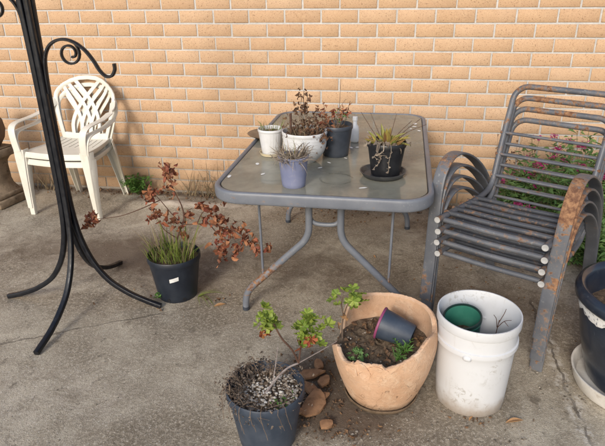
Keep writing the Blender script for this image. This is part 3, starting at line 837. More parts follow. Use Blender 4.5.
mb = MB()                                                     # seat pan: solid front, slotted rear
def seat_pt(s, q):
    hw = .225 - .045 * q; return Vector((s * hw, -.205 + .41 * q, .395 + .012 * math.cos(s * 1.4) * -1 + .012 - .03 * max(0, .25 - q) ** 1.0 * (q < .25) - .012 * math.sin(q * PI)))
rows_s = 12
def slab(q0, q1, s0, s1, n=8, m=6, th=.007):
    top = [[seat_pt(s0 + (s1 - s0) * i / n, q0 + (q1 - q0) * j / m) for i in range(n + 1)] for j in range(m + 1)]
    V = [p for r_ in top for p in r_]; V2 = [p - Vector((0, 0, th)) for p in V]; o = len(V); F = []
    w = n + 1
    for j in range(m):
        for i in range(n):
            a = j * w + i; F += [(a, a + 1, a + 1 + w, a + w), (o + a, o + a + w, o + a + 1 + w, o + a + 1)]
    for i in range(n): F += [(i, o + i, o + i + 1, i + 1), (m * w + i, m * w + i + 1, o + m * w + i + 1, o + m * w + i)]
    for j in range(m): F += [(j * w, (j + 1) * w, o + (j + 1) * w, o + j * w), (j * w + n, o + j * w + n, o + (j + 1) * w + n, (j + 1) * w + n)]
    mb.add(V + V2, F)
slab(0, .52, -1, 1, 16)
for k in range(9):
    a = -1 + 2 * k / 9 + .018; slab(.52, .93, a, a + 2 / 9 - .036, 2)
slab(.93, 1, -1, 1, 12, 2)
rim2 = [seat_pt(s, 0) + Vector((0, .002, -.012)) for s in [-1 + 2 * i / 14 for i in range(15)]]
tube(mb, rim2, .01, 8, side=(0, .3, 1), w=.040, h=.010, power=3)
for sg in (-1, 1):
    tube(mb, [seat_pt(sg, i / 8) + Vector((0, 0, -.012)) for i in range(9)], .01, 8, side=(sg * .3, 0, 1), w=.036, h=.010, power=3)
build('seat', mb, M['cream'], wc)
for sg in (-1, 1):
    mb = MB()                                                 # arm: from mid back forward, then down to the seat front
    P = catmull([back_pt(sg * .99, .66), back_pt(sg * 1.0, .62) + Vector((sg * .03, -.07, -.02)), (sg * .262, .10, .600), (sg * .272, .0, .588), (sg * .274, -.10, .586), (sg * .270, -.175, .580), (sg * .262, -.215, .555), (sg * .254, -.228, .50), (sg * .246, -.224, .41)], 5)
    n = len(P)
    def asd(i):
        u = i / n
        return Vector((1, 0, 0)) if u > .2 else Vector((.7, .4, .6 * sg))
    tube(mb, P, .01, 10, side=asd, w=.050, h=.013, power=3)
    build('arm', mb, M['cream'], wc)
    mb = MB()
    channel(mb, [(sg * .240, -.222, .42), (sg * .243, -.222, .36), (sg * .246, -.221, .25), (sg * .249, -.218, .12), (sg * .252, -.214, .0)], [.085, .082, .064, .050, .038], [.05, .045, .036, .03, .026], (1, -.15 * sg, 0))
    build('leg', mb, M['cream'], wc)
    mb = MB()
    channel(mb, [(sg * .175, .20, .40), (sg * .18, .225, .30), (sg * .188, .255, .15), (sg * .196, .285, .0)], [.07, .062, .05, .038], [-.05, -.042, -.034, -.026], (1, .25 * sg, 0))
    build('leg', mb, M['cream'], wc)
wc['label'] = 'white plastic armchair, lower of the nested pair by the brick wall'
up = copy_tree(wc); up['label'] = 'white plastic lattice back armchair, upper of the nested pair by the wall'
wc.rotation_euler = (0, 0, math.radians(-3)); up.rotation_euler = (0, 0, math.radians(-3))
up.location = (.110, -.368, .052)

# ------------------------------------------------------------------ black plant stand
SX, SY = .816, -1.588
stand = empty('plant_stand', (SX, SY, 0), 'tall black steel hanging basket stand with curled hooks and four splayed feet', 'plant stand')
g = .0165
for ax, ay, L in ((-1, 0, .405), (1, 0, .39), (0, -1, .42), (0, 1, .41)):
    mb = MB()
    sx, sy = ax, ay
    off = Vector((ax, ay, 0)) * .0126 + Vector((-ay, ax, 0)) * .0121
    prof = [(.0, 2.05), (.0, 1.55), (.0, 1.2), (.0, .85), (.001, .62), (.008, .46), (.026, .35), (.065, .24), (.13, .145), (.22, .08), (.31, .04), (L, .012)]
    P = catmull([Vector((ax * r_, ay * r_, z_)) + off * (1 + max(0, z_ - 1.15) * .9) for r_, z_ in prof], 6)
    tube(mb, P, .0105, 12, side=(-ay, ax, 0), w=.0238, h=.0238, power=5)
    build('leg', mb, M['black'], stand)
def hook(ang, z0, scale=1.0):
    c, s = math.cos(ang), math.sin(ang)
    at = lambda r_, z_: Vector((c * r_ * scale, s * r_ * scale, z0 + z_ * scale))
    mb = MB()
    P = catmull([at(.026, -.12), at(.028, -.05), at(.036, .02), (at(.062, .068)), at(.105, .092), at(.155, .090), at(.205, .060), at(.240, .015), at(.262, -.026), at(.285, -.048), at(.310, -.046), at(.326, -.022), at(.327, .002)], 6)
    tube(mb, P, .006, 8, side=(-s, c, 0), w=.023, h=.012, power=4)
    a = build('hook_arm', mb, M['black'], stand)
    sp = []
    for k in range(34):
        th = math.radians(55 - k * 15.5); rr = .052 * (1 - k / 46)
        sp.append(at(.148 + rr * math.cos(th) - .010 + .0005 * k, .042 + rr * math.sin(th) - .0))
    mb = MB(); tube(mb, [at(.185, .078)] + sp, .004, 8, side=(-s, c, 0), w=.018, h=.0095, power=4)
    build('scroll', mb, M['black'], a)
hook(math.radians(2), 1.18, 1.04)
hook(math.radians(182), 1.365, .98)
hook(math.radians(92), 1.62); hook(math.radians(272), 1.75)
mb = MB(); lathe(mb, [(.0, 2.03), (.02, 2.04), (.03, 2.07), (.022, 2.10), (.0, 2.12)], 20, close_bottom=False); build('finial', mb, M['black'], stand)

# ------------------------------------------------------------------ stone pedestal and urn
rzp = math.radians(-10)
ped = empty('stone_pedestal', (-.535, -.36, 0), 'weathered square stone pedestal with flared foot at the far left', 'pedestal', rz=rzp)
mb = MB()
for zc, w, h in ((.028, .285, .056), (.073, .245, .034)): box(mb, (0, 0, zc), (w, w, h), .007)
build('plinth', mb, M['stone'], ped)
mb = MB(); rows = []
for z_, w in ((.089, .215), (.11, .195), (.135, .168), (.17, .155), (.27, .150), (.31, .158), (.335, .185), (.35, .215)):
    h_ = w / 2; b = h_ * .82; rows.append([Vector(p) for p in ((-h_, -b, z_), (-b, -h_, z_), (b, -h_, z_), (h_, -b, z_), (h_, b, z_), (b, h_, z_), (-b, h_, z_), (-h_, b, z_))])
sect(mb, rows); build('shaft', mb, M['stone'], ped)
mb = MB(); box(mb, (0, 0, .378), (.265, .265, .054), .010); box(mb, (0, 0, .4105), (.22, .22, .009), .003); build('cap_slab', mb, M['stone'], ped)
mb = MB(); lathe(mb, [(.055, 0), (.085, .01), (.118, .06), (.132, .12), (.125, .18), (.095, .235), (.07, .26), (.075, .285), (.092, .30), (.088, .306), (.066, .29), (.05, .2)], 40, wob=.02)
build('urn', mb, M['urn'], None, 'round brown stoneware urn standing on the stone pedestal', 'urn', loc=(-.535, -.36, .4155))

# ------------------------------------------------------------------ white bucket, green pot, twig
BX, BY = 2.660, -1.990
bk = empty('plastic_bucket', (BX, BY, 0), 'scuffed white plastic bucket between the terracotta pot and the metal chairs', 'bucket', None, math.radians(-48))
H = .385
prof = [(.118, .003), (.124, .0), (.128, .005)] + [(.128 + .013 * k / 8, .005 + .262 * k / 8) for k in range(1, 9)] + [(.1425, .270), (.148, .272), (.149, .277), (.148, .290), (.1425, .293), (.1425, .345), (.148, .347), (.150, .352), (.150, H - .006), (.1485, H), (.1445, H), (.143, H - .006), (.141, .33), (.138, .2), (.128, .02), (.10, .010), (.0, .010)]
mb = MB(); lathe(mb, prof, 64, close_bottom=False); build('bucket_body', mb, M['bucket'], bk)
mb = MB(); a = math.radians(-100)
for aa in (-60, 120):
    mb = MB(); a = math.radians(aa); box(mb, (math.cos(a) * .147, math.sin(a) * .147, .272), (.016, .030, .022), .006, a); build('handle_lug', mb, M['bucket'], bk)
mb = MB(); soil_disc(mb, .126, .03, .006); build('dregs', mb, M['soillight'], bk)
mb = MB(); zb = .20
lathe(mb, [(.05, .003), (.052, 0), (.054, .004), (.066, .118), (.0685, .120), (.0685, .136), (.067, .138), (.064, .138), (.062, .11), (.05, .03), (.0, .03)], 40, close_bottom=False)
gp = build('plant_pot', mb, M['green'], None, 'small dark green plastic pot lying inside the white bucket', 'plant pot', loc=(BX - .040, BY + .026, .218)); gp.rotation_euler = (math.radians(9), math.radians(-7), 0)
mb = MB(); lathe(mb, [(.0665, .126), (.0698, .127), (.0702, .138), (.068, .1405), (.0635, .140), (.0628, .134)], 40, close_bottom=False); build('rim', mb, M['darkgreen'], gp)
mb = MB(); soil_disc(mb, .056, .045); build('soil', mb, M['soil'], gp)
mb = MB()
stem(mb, [(.03, -.03, .02), (.06, .0, .18), (.075, .01, .315)], .0024, .0014); stem(mb, [(.07, .008, .285), (.062, .0, .325), (.050, -.005, .345)], .0016, .001)
stem(mb, [(.072, .008, .285), (.095, .02, .305), (.122, .03, .305)], .0016, .001); stem(mb, [(.073, .01, .30), (.09, .02, .335), (.098, .03, .352)], .0016, .001); stem(mb, [(.095, .02, .305), (.11, .01, .290)], .0014, .0009)
build('twig', mb, M['darkstick'], None, 'thin forked dry twig poking up inside the white bucket', 'twig', loc=(BX, BY, .03))

# ------------------------------------------------------------------ broken terracotta pot
CX, CY = 2.322, -2.02
tp_ = empty('broken_pot', (CX, CY, .0075), 'large broken terracotta pot of soil with its front rim snapped off', 'plant pot')
def edge_z(deg):
    d = (deg + 360) % 360
    K = [(0, .315), (10, .33), (25, .336), (60, .334), (92, .330), (116, .331), (134, .334), (141, .332), (146, .28), (153, .20), (158, .17), (176, .19), (200, .235), (208, .262), (213, .256), (219, .238), (226, .228), (235, .236), (241, .246), (243, .258), (252, .256), (262, .262), (270, .263), (274, .250), (277, .255), (290, .268), (311, .294), (325, .318), (330, .322), (348, .312), (360, .315)]
    for (a, p), (b, q) in zip(K, K[1:]):
        if a <= d <= b: z = p + (q - p) * (d - a) / (b - a); break
    return z + (.004 * noise.noise(Vector((d * .35, 0, 2))) if 150 < d < 320 else .002 * noise.noise(Vector((d * .1, 0, 2))))
def t_r(z):
    u = min(1, z / .335)
    return .128 + .072 * math.sin(min(1, u * 1.18) * PI / 2) ** .9 - .012 * max(0, u - .72) / .28
n = 200; rows = 12; V = []; A = []; F = []
for i in range(n):
    dg = 360 * i / n; a = math.radians(dg); ze = edge_z(dg)
    jag = .004 * noise.noise(Vector((dg * .5, 1, 5)))
    col = []
    for k in range(rows + 1):
        z = ze * k / rows; r_ = t_r(z) * (1 + .012 * noise.noise(Vector((math.cos(a) * 2, math.sin(a) * 2, z * 9)))) ; col.append((r_, z))
    col.append((t_r(ze) - .006 + jag, ze + .003)); col.append((t_r(ze) - .015, ze - .002))
    for k in range(rows, 1, -2):
        z = ze * k / rows - .004; col.append((t_r(z) - .018, z))
    for r_, z in col:
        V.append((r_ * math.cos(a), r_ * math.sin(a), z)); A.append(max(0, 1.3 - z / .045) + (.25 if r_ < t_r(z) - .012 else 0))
m = len(col)
for i in range(n):
    j = (i + 1) % n
    for k in range(m - 1): F.append((i * m + k, j * m + k, j * m + k + 1, i * m + k + 1))
F.append(tuple(i * m for i in range(n))[::-1])
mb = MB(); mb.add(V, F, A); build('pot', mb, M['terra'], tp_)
mb = MB()                                                    # cracked flakes standing along the broken front edge
for dg, zz, w, h_, tilt in ((250, .243, .055, .030, .3), (265, .246, .05, .028, -.2), (274, .238, .03, .028, .5), (238, .215, .05, .055, .2), (254, .212, .042, .05, -.3), (268, .218, .05, .045, .15)):
    a = math.radians(dg); r_ = t_r(zz) + .0025; c0 = Vector((r_ * math.cos(a), r_ * math.sin(a), zz)); tx = Vector((-math.sin(a), math.cos(a), 0)); nn = Vector((math.cos(a), math.sin(a), 0)); uz = Vector((0, 0, 1))
    ring = []
    for k in range(9):
        b = 2 * PI * k / 9; rr = R.uniform(.7, 1.2)
        ring.append(c0 + (tx * math.cos(b + tilt) * w / 2 + uz * math.sin(b + tilt) * h_ / 2) * rr)
    mb.add(ring + [p - nn * .008 for p in ring] , [tuple(range(9))[::-1], tuple(range(9, 18))] + [(k, (k + 1) % 9, 9 + (k + 1) % 9, 9 + k) for k in range(9)], 0.0, True)
build('loose_flake', mb, M['terra'], tp_)
mb = MB(); soil_disc(mb, .176, .215, .016, rings=16, n=64, seed=4)
for k in range(len(mb.v)):                                   # slopes up towards the back
    x, y, z = mb.v[k]; mb.v[k] = (x, y, z + .07 * y + .01 * x - .004)
build('soil', mb, M['soillight'], tp_)
def soil_h(x, y): return .211 + .07 * y + .01 * x
mb = MB()
for k in range(55):
    a = R.uniform(0, 6.28); q = .165 * math.sqrt(R.random()); x, y = q * math.cos(a), q * math.sin(a); rock(mb, (x, y, soil_h(x, y) + .004), R.uniform(.002, .0065), k)
build('gravel', mb, M['gravel'], tp_).__setitem__('kind', 'stuff')
mb = MB()
for k in range(85):
    a = R.uniform(0, 6.28); q = .155 * math.sqrt(R.random()); x, y = q * math.cos(a), q * math.sin(a); put(mb, R.choice(CRUMPLE), (x, y, soil_h(x, y) + .008), rdir(.1), R.uniform(.01, .03), R.uniform(-3, 3))
build('leaf_litter', mb, M['litter'], tp_).__setitem__('kind', 'stuff')
def feathery(mb, c, h, n, spread=.6):
    for _ in range(n):
        d = rdir(R.uniform(.5, 1.6), spread); L = h * R.uniform(.6, 1.1); p0 = Vector(c); p1 = p0 + d.normalized() * L
        tube(mb, [p0, (p0 + p1) / 2 + Vector((0, 0, .004)), p1], .0012, 4)
        for q in range(9):
            b = p0.lerp(p1, .25 + .75 * q / 9); put(mb, LANCE[0], b, (p1 - p0).normalized() + rdir(.1, .9), L * .28, sx=.7)
for cx_, cy_, h_, n_ in ((.075, -.045, .075, 12), (.05, -.085, .05, 7)):
    mb = MB(); feathery(mb, (cx_, cy_, soil_h(cx_, cy_)), h_, n_); build('seedling', mb, M['weed'], tp_)
for cx_, cy_, h_ in ((-.10, -.10, .03), (-.075, -.06, .03), (.10, -.115, .03)):
    mb = MB()
    for k in range(8): put(mb, R.choice(LOBED), (cx_ + R.gauss(0, .014), cy_ + R.gauss(0, .012), soil_h(cx_, cy_) + R.uniform(.006, h_)), rdir(.4), R.uniform(.014, .026))
    build('seedling', mb, M['shrub'], tp_)
mb = MB(); lathe(mb, [(.128, .0), (.138, .004), (.146, .018), (.147, .022), (.142, .0225), (.132, .008), (.05, .005)], 56, wob=.02)
build('saucer', mb, M['dirtsaucer'], None, 'dirt caked shallow saucer under the broken terracotta pot', 'saucer', loc=(CX, CY, .001))
# tipped nursery pot lying on the soil
mb = MB(); lathe(mb, [(.040, .003), (.043, 0), (.045, .004), (.060, .125), (.058, .125), (.044, .012), (.0, .012)], 40, close_bottom=False)
tip = empty('nursery_pot', (CX + .095, CY + .035, .27), 'tipped navy nursery pot with magenta rim lying in the broken terracotta pot', 'plant pot')
tip.rotation_euler = Vector((-.80, .22, .18)).to_track_quat('Z', 'Y').to_euler()
tip.location = (CX + .105, CY - .000, .268)
build('pot', mb, M['navy'], tip)
mb = MB(); lathe(mb, [(.0605, .122), (.0625, .1225), (.0638, .125), (.0638, .129), (.0625, .131), (.0585, .131), (.0575, .127), (.0575, .116)], 40, close_bottom=False); build('rim', mb, M['pink'], tip)
# geranium sprig rising from the back of the broken pot
mb = MB(); st = MB()
stem(st, [(-.155, .0, .19), (-.16, .03, .27), (-.145, .05, .34), (-.125, .04, .385)], .004, .0025); stem(st, [(-.155, .03, .30), (-.165, .03, .36), (-.155, .02, .40)], .003, .002)
for k in range(17): put(mb, R.choice(LOBED), (-.125 + R.gauss(0, .026), .03 + R.gauss(0, .022), .385 + R.gauss(0, .022)), rdir(R.uniform(-.2, .5)), R.uniform(.030, .055), R.uniform(-.6, .6))
build('geranium_stem', st, M['stick'], tp_); build('geranium_leaves', mb, M['geranium'], tp_)
mb = MB()
for k in range(5): put(mb, R.choice(CRUMPLE), (-.15 + R.gauss(0, .012), .03 + R.gauss(0, .01), .27 + R.gauss(0, .03)), rdir(-.5), R.uniform(.02, .035), R.uniform(-3, 3))
build('dead_leaves', mb, M['tanleaf'], tp_)

# ------------------------------------------------------------------ terracotta shards between the pots
SG = 'broken terracotta shards on the concrete'
sh = [((2.06, -1.925), .030, .020, 1.9, .25, 'small dark terracotta shard furthest back in the heap'), ((2.10, -2.11), .028, .018, .3, .3, 'narrow terracotta shard wedged beside the broken pot wall'), ((2.02, -2.20), .026, .018, 2.6, .15, 'small terracotta shard touching the navy gravel pot'), ((2.075, -2.165), .075, .046, 1.3, .30, 'biggest curved terracotta shard leaning between the two front pots'), ((2.035, -1.985), .058, .030, .2, .22, 'wide terracotta shard behind the biggest one, nearest the table'),
      ((2.095, -2.02), .034, .028, .9, .2, 'small terracotta shard against the side of the broken pot'), ((2.05, -2.075), .040, .026, 2.3, .2, 'middling terracotta shard in the middle of the broken heap'),
      ((2.135, -2.25), .030, .020, .4, .1, 'small flat terracotta shard in front of the broken pot')]
for (x, y), a_, b_, ro, tl, lab in sh:
    mb = MB(); n = 10; ring = []
    for k in range(n):
        th = 2 * PI * (k + R.uniform(-.3, .3)) / n; q = R.uniform(.72, 1.12); px, py = a_ * math.cos(th) * q, b_ * math.sin(th) * q
        ring.append(Vector((px, py, .022 - 7.0 * py * py + tl * (px + a_) * .45)))
    ctr = Vector((0, 0, .024 + tl * a_ * .45)); top = [ctr] + ring; bot = [p - Vector((0, 0, .010)) for p in top]
    F = [(0, 1 + k, 1 + (k + 1) % n) for k in range(n)] + [(n + 1, n + 2 + (k + 1) % n, n + 2 + k) for k in range(n)] + [(1 + k, n + 2 + k, n + 2 + (k + 1) % n, 1 + (k + 1) % n) for k in range(n)]
    mb.add(top + bot, F, 0.0, True); build('pot_shard', mb, M['shard'], None, lab, 'pot shard', SG, loc=(x, y, .002), rz=ro)

# ------------------------------------------------------------------ navy gravel pot at the front
GX, GY = 1.934, -2.325
gp = empty('potted_geranium', (GX, GY, 0), 'navy pot of gravel and dead twigs with geranium sprigs at the front', 'potted plant')
GH = .232
mb = MB(); lathe(mb, pot_prof(.098, .135, GH, wall=.004, lip=.008, liph=.034), 64); build('pot', mb, M['navy'], gp)
mb = MB(); soil_disc(mb, .124, .196, .01, seed=8, rings=12, n=48); build('soil', mb, M['soillight'], gp)
mb = MB()
for k in range(520):
    a = R.uniform(0, 6.28); q = .118 * math.sqrt(R.random()); rock(mb, (q * math.cos(a), q * math.sin(a), .2 + R.uniform(-.002, .006)), R.uniform(.0028, .0075), k + 100)
build('gravel', mb, M['gravel'], gp).__setitem__('kind', 'stuff')
mb = MB()
for k in range(95):                                          # mat of dead twigs, thickest on the left and far rim
    a = math.radians(R.gauss(150, 62)); q = R.uniform(.05, .12); b = a + R.gauss(0, .7); q2 = R.uniform(.11, .165)
    z2 = .205 + R.gauss(.02, .02) - (.05 * R.random() if q2 > .14 else 0)
    stem(mb, [(q * math.cos(a), q * math.sin(a), .2), ((q + q2) / 2 * math.cos((a + b) / 2), (q + q2) / 2 * math.sin((a + b) / 2), .235 + R.gauss(0, .012)), (q2 * math.cos(b), q2 * math.sin(b), z2)], R.uniform(.0006, .0013), .0005, 4, 3)
for a, dz in ((-112, .07), (-96, .05), (-82, .085), (-60, .06), (-50, .07), (-130, .06), (200, .09)):
    a = math.radians(a); stem(mb, [(.1 * math.cos(a), .1 * math.sin(a), .2), (.135 * math.cos(a), .135 * math.sin(a), .24), (.148 * math.cos(a), .148 * math.sin(a), .215), (.150 * math.cos(a + .12), .150 * math.sin(a + .12), .215 - dz)], .0013, .0008, 4, 4, .001)
build('dead_twigs', mb, M['stick'], gp)
mb = MB()
for k in range(680):
    a = math.radians(R.gauss(150, 58)); q = R.gauss(.122, .024)
    put(mb, R.choice(CRUMPLE), (q * math.cos(a), q * math.sin(a), .212 + R.gauss(.01, .016) - (.03 * R.random() if q > .14 else 0)), rdir(R.uniform(-.6, .6)), R.uniform(.007, .016), R.uniform(-3, 3))
for k in range(110):
    a = math.radians(R.uniform(-150, 60)); q = R.gauss(.105, .03)
    put(mb, R.choice(CRUMPLE), (q * math.cos(a), q * math.sin(a), .205 + R.gauss(.005, .008)), rdir(R.uniform(-.6, .6)), R.uniform(.005, .013), R.uniform(-3, 3))
build('dry_seed_heads', mb, leafmat('dry_seed_head', [(.085, .06, .048), (.15, .115, .09), (.05, .036, .03), (.20, .155, .12)], .9, .05), gp).__setitem__('kind', 'stuff')
mb = MB(); st = MB()
for k in range(24): put(mb, R.choice(LANCE), (.07 + R.gauss(0, .02), -.04 + R.gauss(0, .025), .204), rdir(R.uniform(.2, 1)), R.uniform(.008, .02))
build('moss', mb, M['weed'], gp)
jn = (.105, .065, .285)
stem(st, [(.0, -.01, .2), (.035, .02, .245), (.07, .045, .275), jn], .0042, .0034, 6); s2t = MB(); stem(s2t, [jn, (.085, .06, .34), (.05, .06, .385), (.02, .075, .43)], .0034, .003, 6)
stem(s2t, [jn, (.112, .07, .34), (.118, .075, .39), (.125, .08, .425)], .0034, .003, 6); build('geranium_shoot', s2t, M['darkstick'], gp)
stem(st, [jn, (.17, .09, .32), (.23, .12, .35)], .0024, .0014, 5)
stem(st, [(.025, .01, .235), (.03, .05, .3), (.035, .06, .35)], .0022, .0013, 5)
build('geranium_stem', st, M['greystick'], gp)
mb = MB(); mo = MB()
for c, n_, sp in (((.002, .072, .440), 20, (.023, .02, .018)), ((.134, .078, .425), 28, (.027, .02, .028)), ((.108, .072, .40), 4, (.012, .015, .014))):
    for k in range(n_): put(mb, R.choice(LOBED), [c[i] + R.gauss(0, sp[i]) for i in range(3)], rdir(R.uniform(-.3, .6)), R.uniform(.026, .048), R.uniform(-.9, .9))
for c in ((-.02, .06, .40), (.0, .06, .395), (.105, .065, .375), (.095, .06, .36), (.13, .06, .365), (.15, .06, .39)):
    for k in range(2): put(mo, R.choice(LOBED), [c[i] + R.gauss(0, .008) for i in range(3)], rdir(R.uniform(-.9, 0)), R.uniform(.022, .036), R.uniform(-1, 1))
build('geranium_leaves', mb, M['geranium'], gp); build('red_leaves', mo, M['orangeleaf'], gp)

# ------------------------------------------------------------------ black pot with the withered russet shrub
PX, PY = 1.252, -1.430
rp = empty('potted_shrub', (PX, PY, 0), 'black nursery pot with a withered russet shrub and lime grass', 'potted plant')
RH = .238
mb = MB(); lathe(mb, pot_prof(.098, .133, RH, lip=.006, liph=.030), 56); pt = build('pot', mb, M['charcoal'], rp)
mb = MB(); aL = math.radians(-72); V = []; F = []
for i in range(7):
    a = aL - .19 + .38 * i / 6
    for z_ in (.128 + .012 * i / 6, .150 + .012 * i / 6):
        r_ = .098 + (.127 - .098) * z_ / .208 + .0012; V.append((r_ * math.cos(a), r_ * math.sin(a), z_))
for i in range(6): F.append((2 * i, 2 * i + 2, 2 * i + 3, 2 * i + 1))
mb.add(V, F); build('sticker', mb, M['tagwhite'], pt)
mb = MB()
for a, z_ in ((-95, .02), (-50, .02), (-140, .02)):
    mb = MB(); a = math.radians(a); tube(mb, [((.099) * math.cos(a), .099 * math.sin(a), z_), (.102 * math.cos(a), .102 * math.sin(a), z_)], .008, 10); build('drain_hole', mb, M['blackpot'], pt)
mb = MB(); soil_disc(mb, .122, .208); build('soil', mb, M['soil'], rp)
mb = MB()
for cx_, cy_, n_ in ((-.07, -.03, 95), (.055, -.01, 110), (-.02, .06, 40), (.01, -.06, 40)): grass(mb, (cx_, cy_), .05, .205, int(n_ * .55), .05, .14, BLADE[:3], 1.2, .6, 1.5)
grass(mb, (0, 0), .1, .205, 25, .15, .27, BLADE[:2], 1.4, .4, .9)
build('green_grass', mb, M['greengrass'], rp)
mb = MB(); grass(mb, (-.01, .0), .1, .205, 60, .08, .26, BLADE[:3], 1.3, .45, .9); build('dry_grass', mb, M['straw'], rp)
st = MB(); lf = MB()
B0 = (.0, .01, .20)
main = stem(st, [B0, (.02, .02, .31), (.055, .04, .40), (.045, .06, .47), (.005, .07, .56), (-.005, .07, .66)], .0055, .002, 6)
jn1 = (.05, .035, .38)
brs = [[jn1, (.0, .03, .44), (-.06, .05, .50), (-.10, .05, .545)], [(-.06, .05, .50), (-.14, .0, .47), (-.25, -.03, .435), (-.40, -.045, .415)],
       [jn1, (.13, .02, .395), (.20, .0, .41), (.26, -.01, .44), (.235, .0, .475)], [(.20, .0, .41), (.27, -.03, .41), (.34, -.05, .405), (.42, -.06, .36), (.475, -.06, .325)],
       [(.27, -.03, .41), (.29, -.04, .35), (.28, -.05, .28)], [(.02, .02, .31), (-.03, .0, .36), (-.05, -.01, .41)], [jn1, (.08, .03, .45), (.11, .03, .475)], [(.13, .02, .395), (.15, .05, .44), (.19, .04, .475)], [(.2, 0, .41), (.24, 0, .36), (.3, -.03, .33)]]
for b in brs: stem(st, b, .0032, .0014, 5)
clus = [(-.005, .07, .665, 13), (-.01, .07, .63, 12), (.0, .07, .59, 8), (-.03, .06, .56, 10), (-.085, .05, .555, 9), (-.105, .045, .53, 13), (-.13, .03, .50, 6), (-.40, -.045, .415, 17), (-.41, -.045, .39, 12), (-.385, -.045, .43, 8), (-.07, -.0, .465, 10), (-.05, .0, .425, 9), (-.10, .0, .41, 5),
        (-.035, .02, .40, 6), (.02, .03, .42, 8), (.045, .03, .37, 8), (.05, .03, .33, 6), (.085, .03, .44, 8), (.16, .04, .48, 14), (.21, .03, .475, 10), (.24, .0, .47, 10), (.185, .0, .43, 7), (.24, -.01, .42, 12), (.28, -.02, .44, 10), (.27, -.03, .375, 12), (.305, -.04, .40, 13), (.34, -.04, .385, 14),
        (.37, -.05, .43, 6), (.40, -.05, .37, 12), (.43, -.06, .345, 13), (.47, -.06, .325, 14), (.495, -.06, .335, 8), (.28, -.05, .30, 12), (.265, -.05, .265, 13), (.25, -.04, .33, 8), (.32, -.05, .33, 8), (.37, -.05, .325, 8), (.34, -.06, .29, 5)]
for x, y, z, n_ in clus:
    for k in range(int(n_ * .85)): put(lf, R.choice(CRUMPLE), (x + R.gauss(0, .014), y + R.gauss(0, .018), z + R.gauss(0, .013)), rdir(R.uniform(-1, .6)), R.uniform(.024, .050), R.uniform(-3, 3))
build('woody_stems', st, M['darkstick'], rp); build('withered_leaves', lf, M['redleaf'], rp)
# little spider-like tuft at its foot
mb = MB()
for a, l in ((-20, .15), (5, .17), (-45, .14), (30, .14), (-70, .1), (60, .1), (-5, .12), (-30, .17)):
    a = math.radians(a); put(mb, R.choice(BLADE[2:4]), (0, 0, 0), (math.cos(a), math.sin(a), .7), l, R.uniform(-.3, .3), sx=1.5)
build('grass_tuft', mb, M['greengrass'], None, 'green grass tuft growing at the foot of the black shrub pot', 'grass tuft', loc=(1.365, -1.445, gz(1.365, -1.445)))
mb = MB()
for k in range(9): put(mb, R.choice(LOBED), (R.gauss(0, .008), R.gauss(0, .006), .012 + R.uniform(0, .04)), rdir(.3), R.uniform(.012, .024))
build('seedling', mb, M['weed'], None, 'tiny green seedling against the front of the black shrub pot', 'seedling', loc=(1.185, -1.525, gz(1.185, -1.525)))

# ------------------------------------------------------------------ big blue glazed pot at the right edge
QX, QY = 3.292, -1.850
bp = empty('glazed_pot', (QX, QY, .028), 'large deep blue glazed pot with a crackled white drip band', 'plant pot')
bh = .405
prof = [(.12, .0), (.155, .002), (.168, .02), (.195, .10), (.222, .20), (.240, .30), (.246, .345), (.247, .352), (.256, .356), (.266, .366), (.268, .385), (.262, .402), (.248, .41), (.236, .405), (.228, .385), (.222, .33), (.2, .2), (.15, .06), (.0, .05)]
mb = MB(); lathe(mb, prof, 72, wob=.006); build('pot_body', mb, M['blueglaze'], bp)
mb = MB(); n = 180; V = []; F = []
for i in range(n):
    a = 2 * PI * i / n; lo = .316 - .020 * (noise.noise(Vector((math.cos(a) * 6, math.sin(a) * 6, 0))) + .6 * noise.noise(Vector((math.cos(a) * 16, math.sin(a) * 16, 3)))); hi = .356
    for k in range(5):
        z_ = lo + (hi - lo) * k / 4
        rr = .2405 + (z_ - .30) * .14 + (.0025 if 0 < k else .0002)
        if k == 4: rr += .004
        V.append((rr * math.cos(a), rr * math.sin(a), z_))
for i in range(n):
    for k in range(4): F.append((i * 5 + k, (i + 1) % n * 5 + k, (i + 1) % n * 5 + k + 1, i * 5 + k + 1))
mb.add(V, F); build('drip_band', mb, M['whiteglaze'], bp)
mb = MB(); soil_disc(mb, .222, .30, .012); build('soil', mb, M['soil'], bp)
mb = MB(); lathe(mb, [(.19, .0), (.203, .002), (.213, .02), (.226, .066), (.2265, .071), (.222, .072), (.216, .068), (.20, .025), (.0, .024)], 72); build('saucer', mb, M['whitebase'], None, 'wide dull white saucer under the blue glazed pot', 'saucer', loc=(QX, QY, .002))

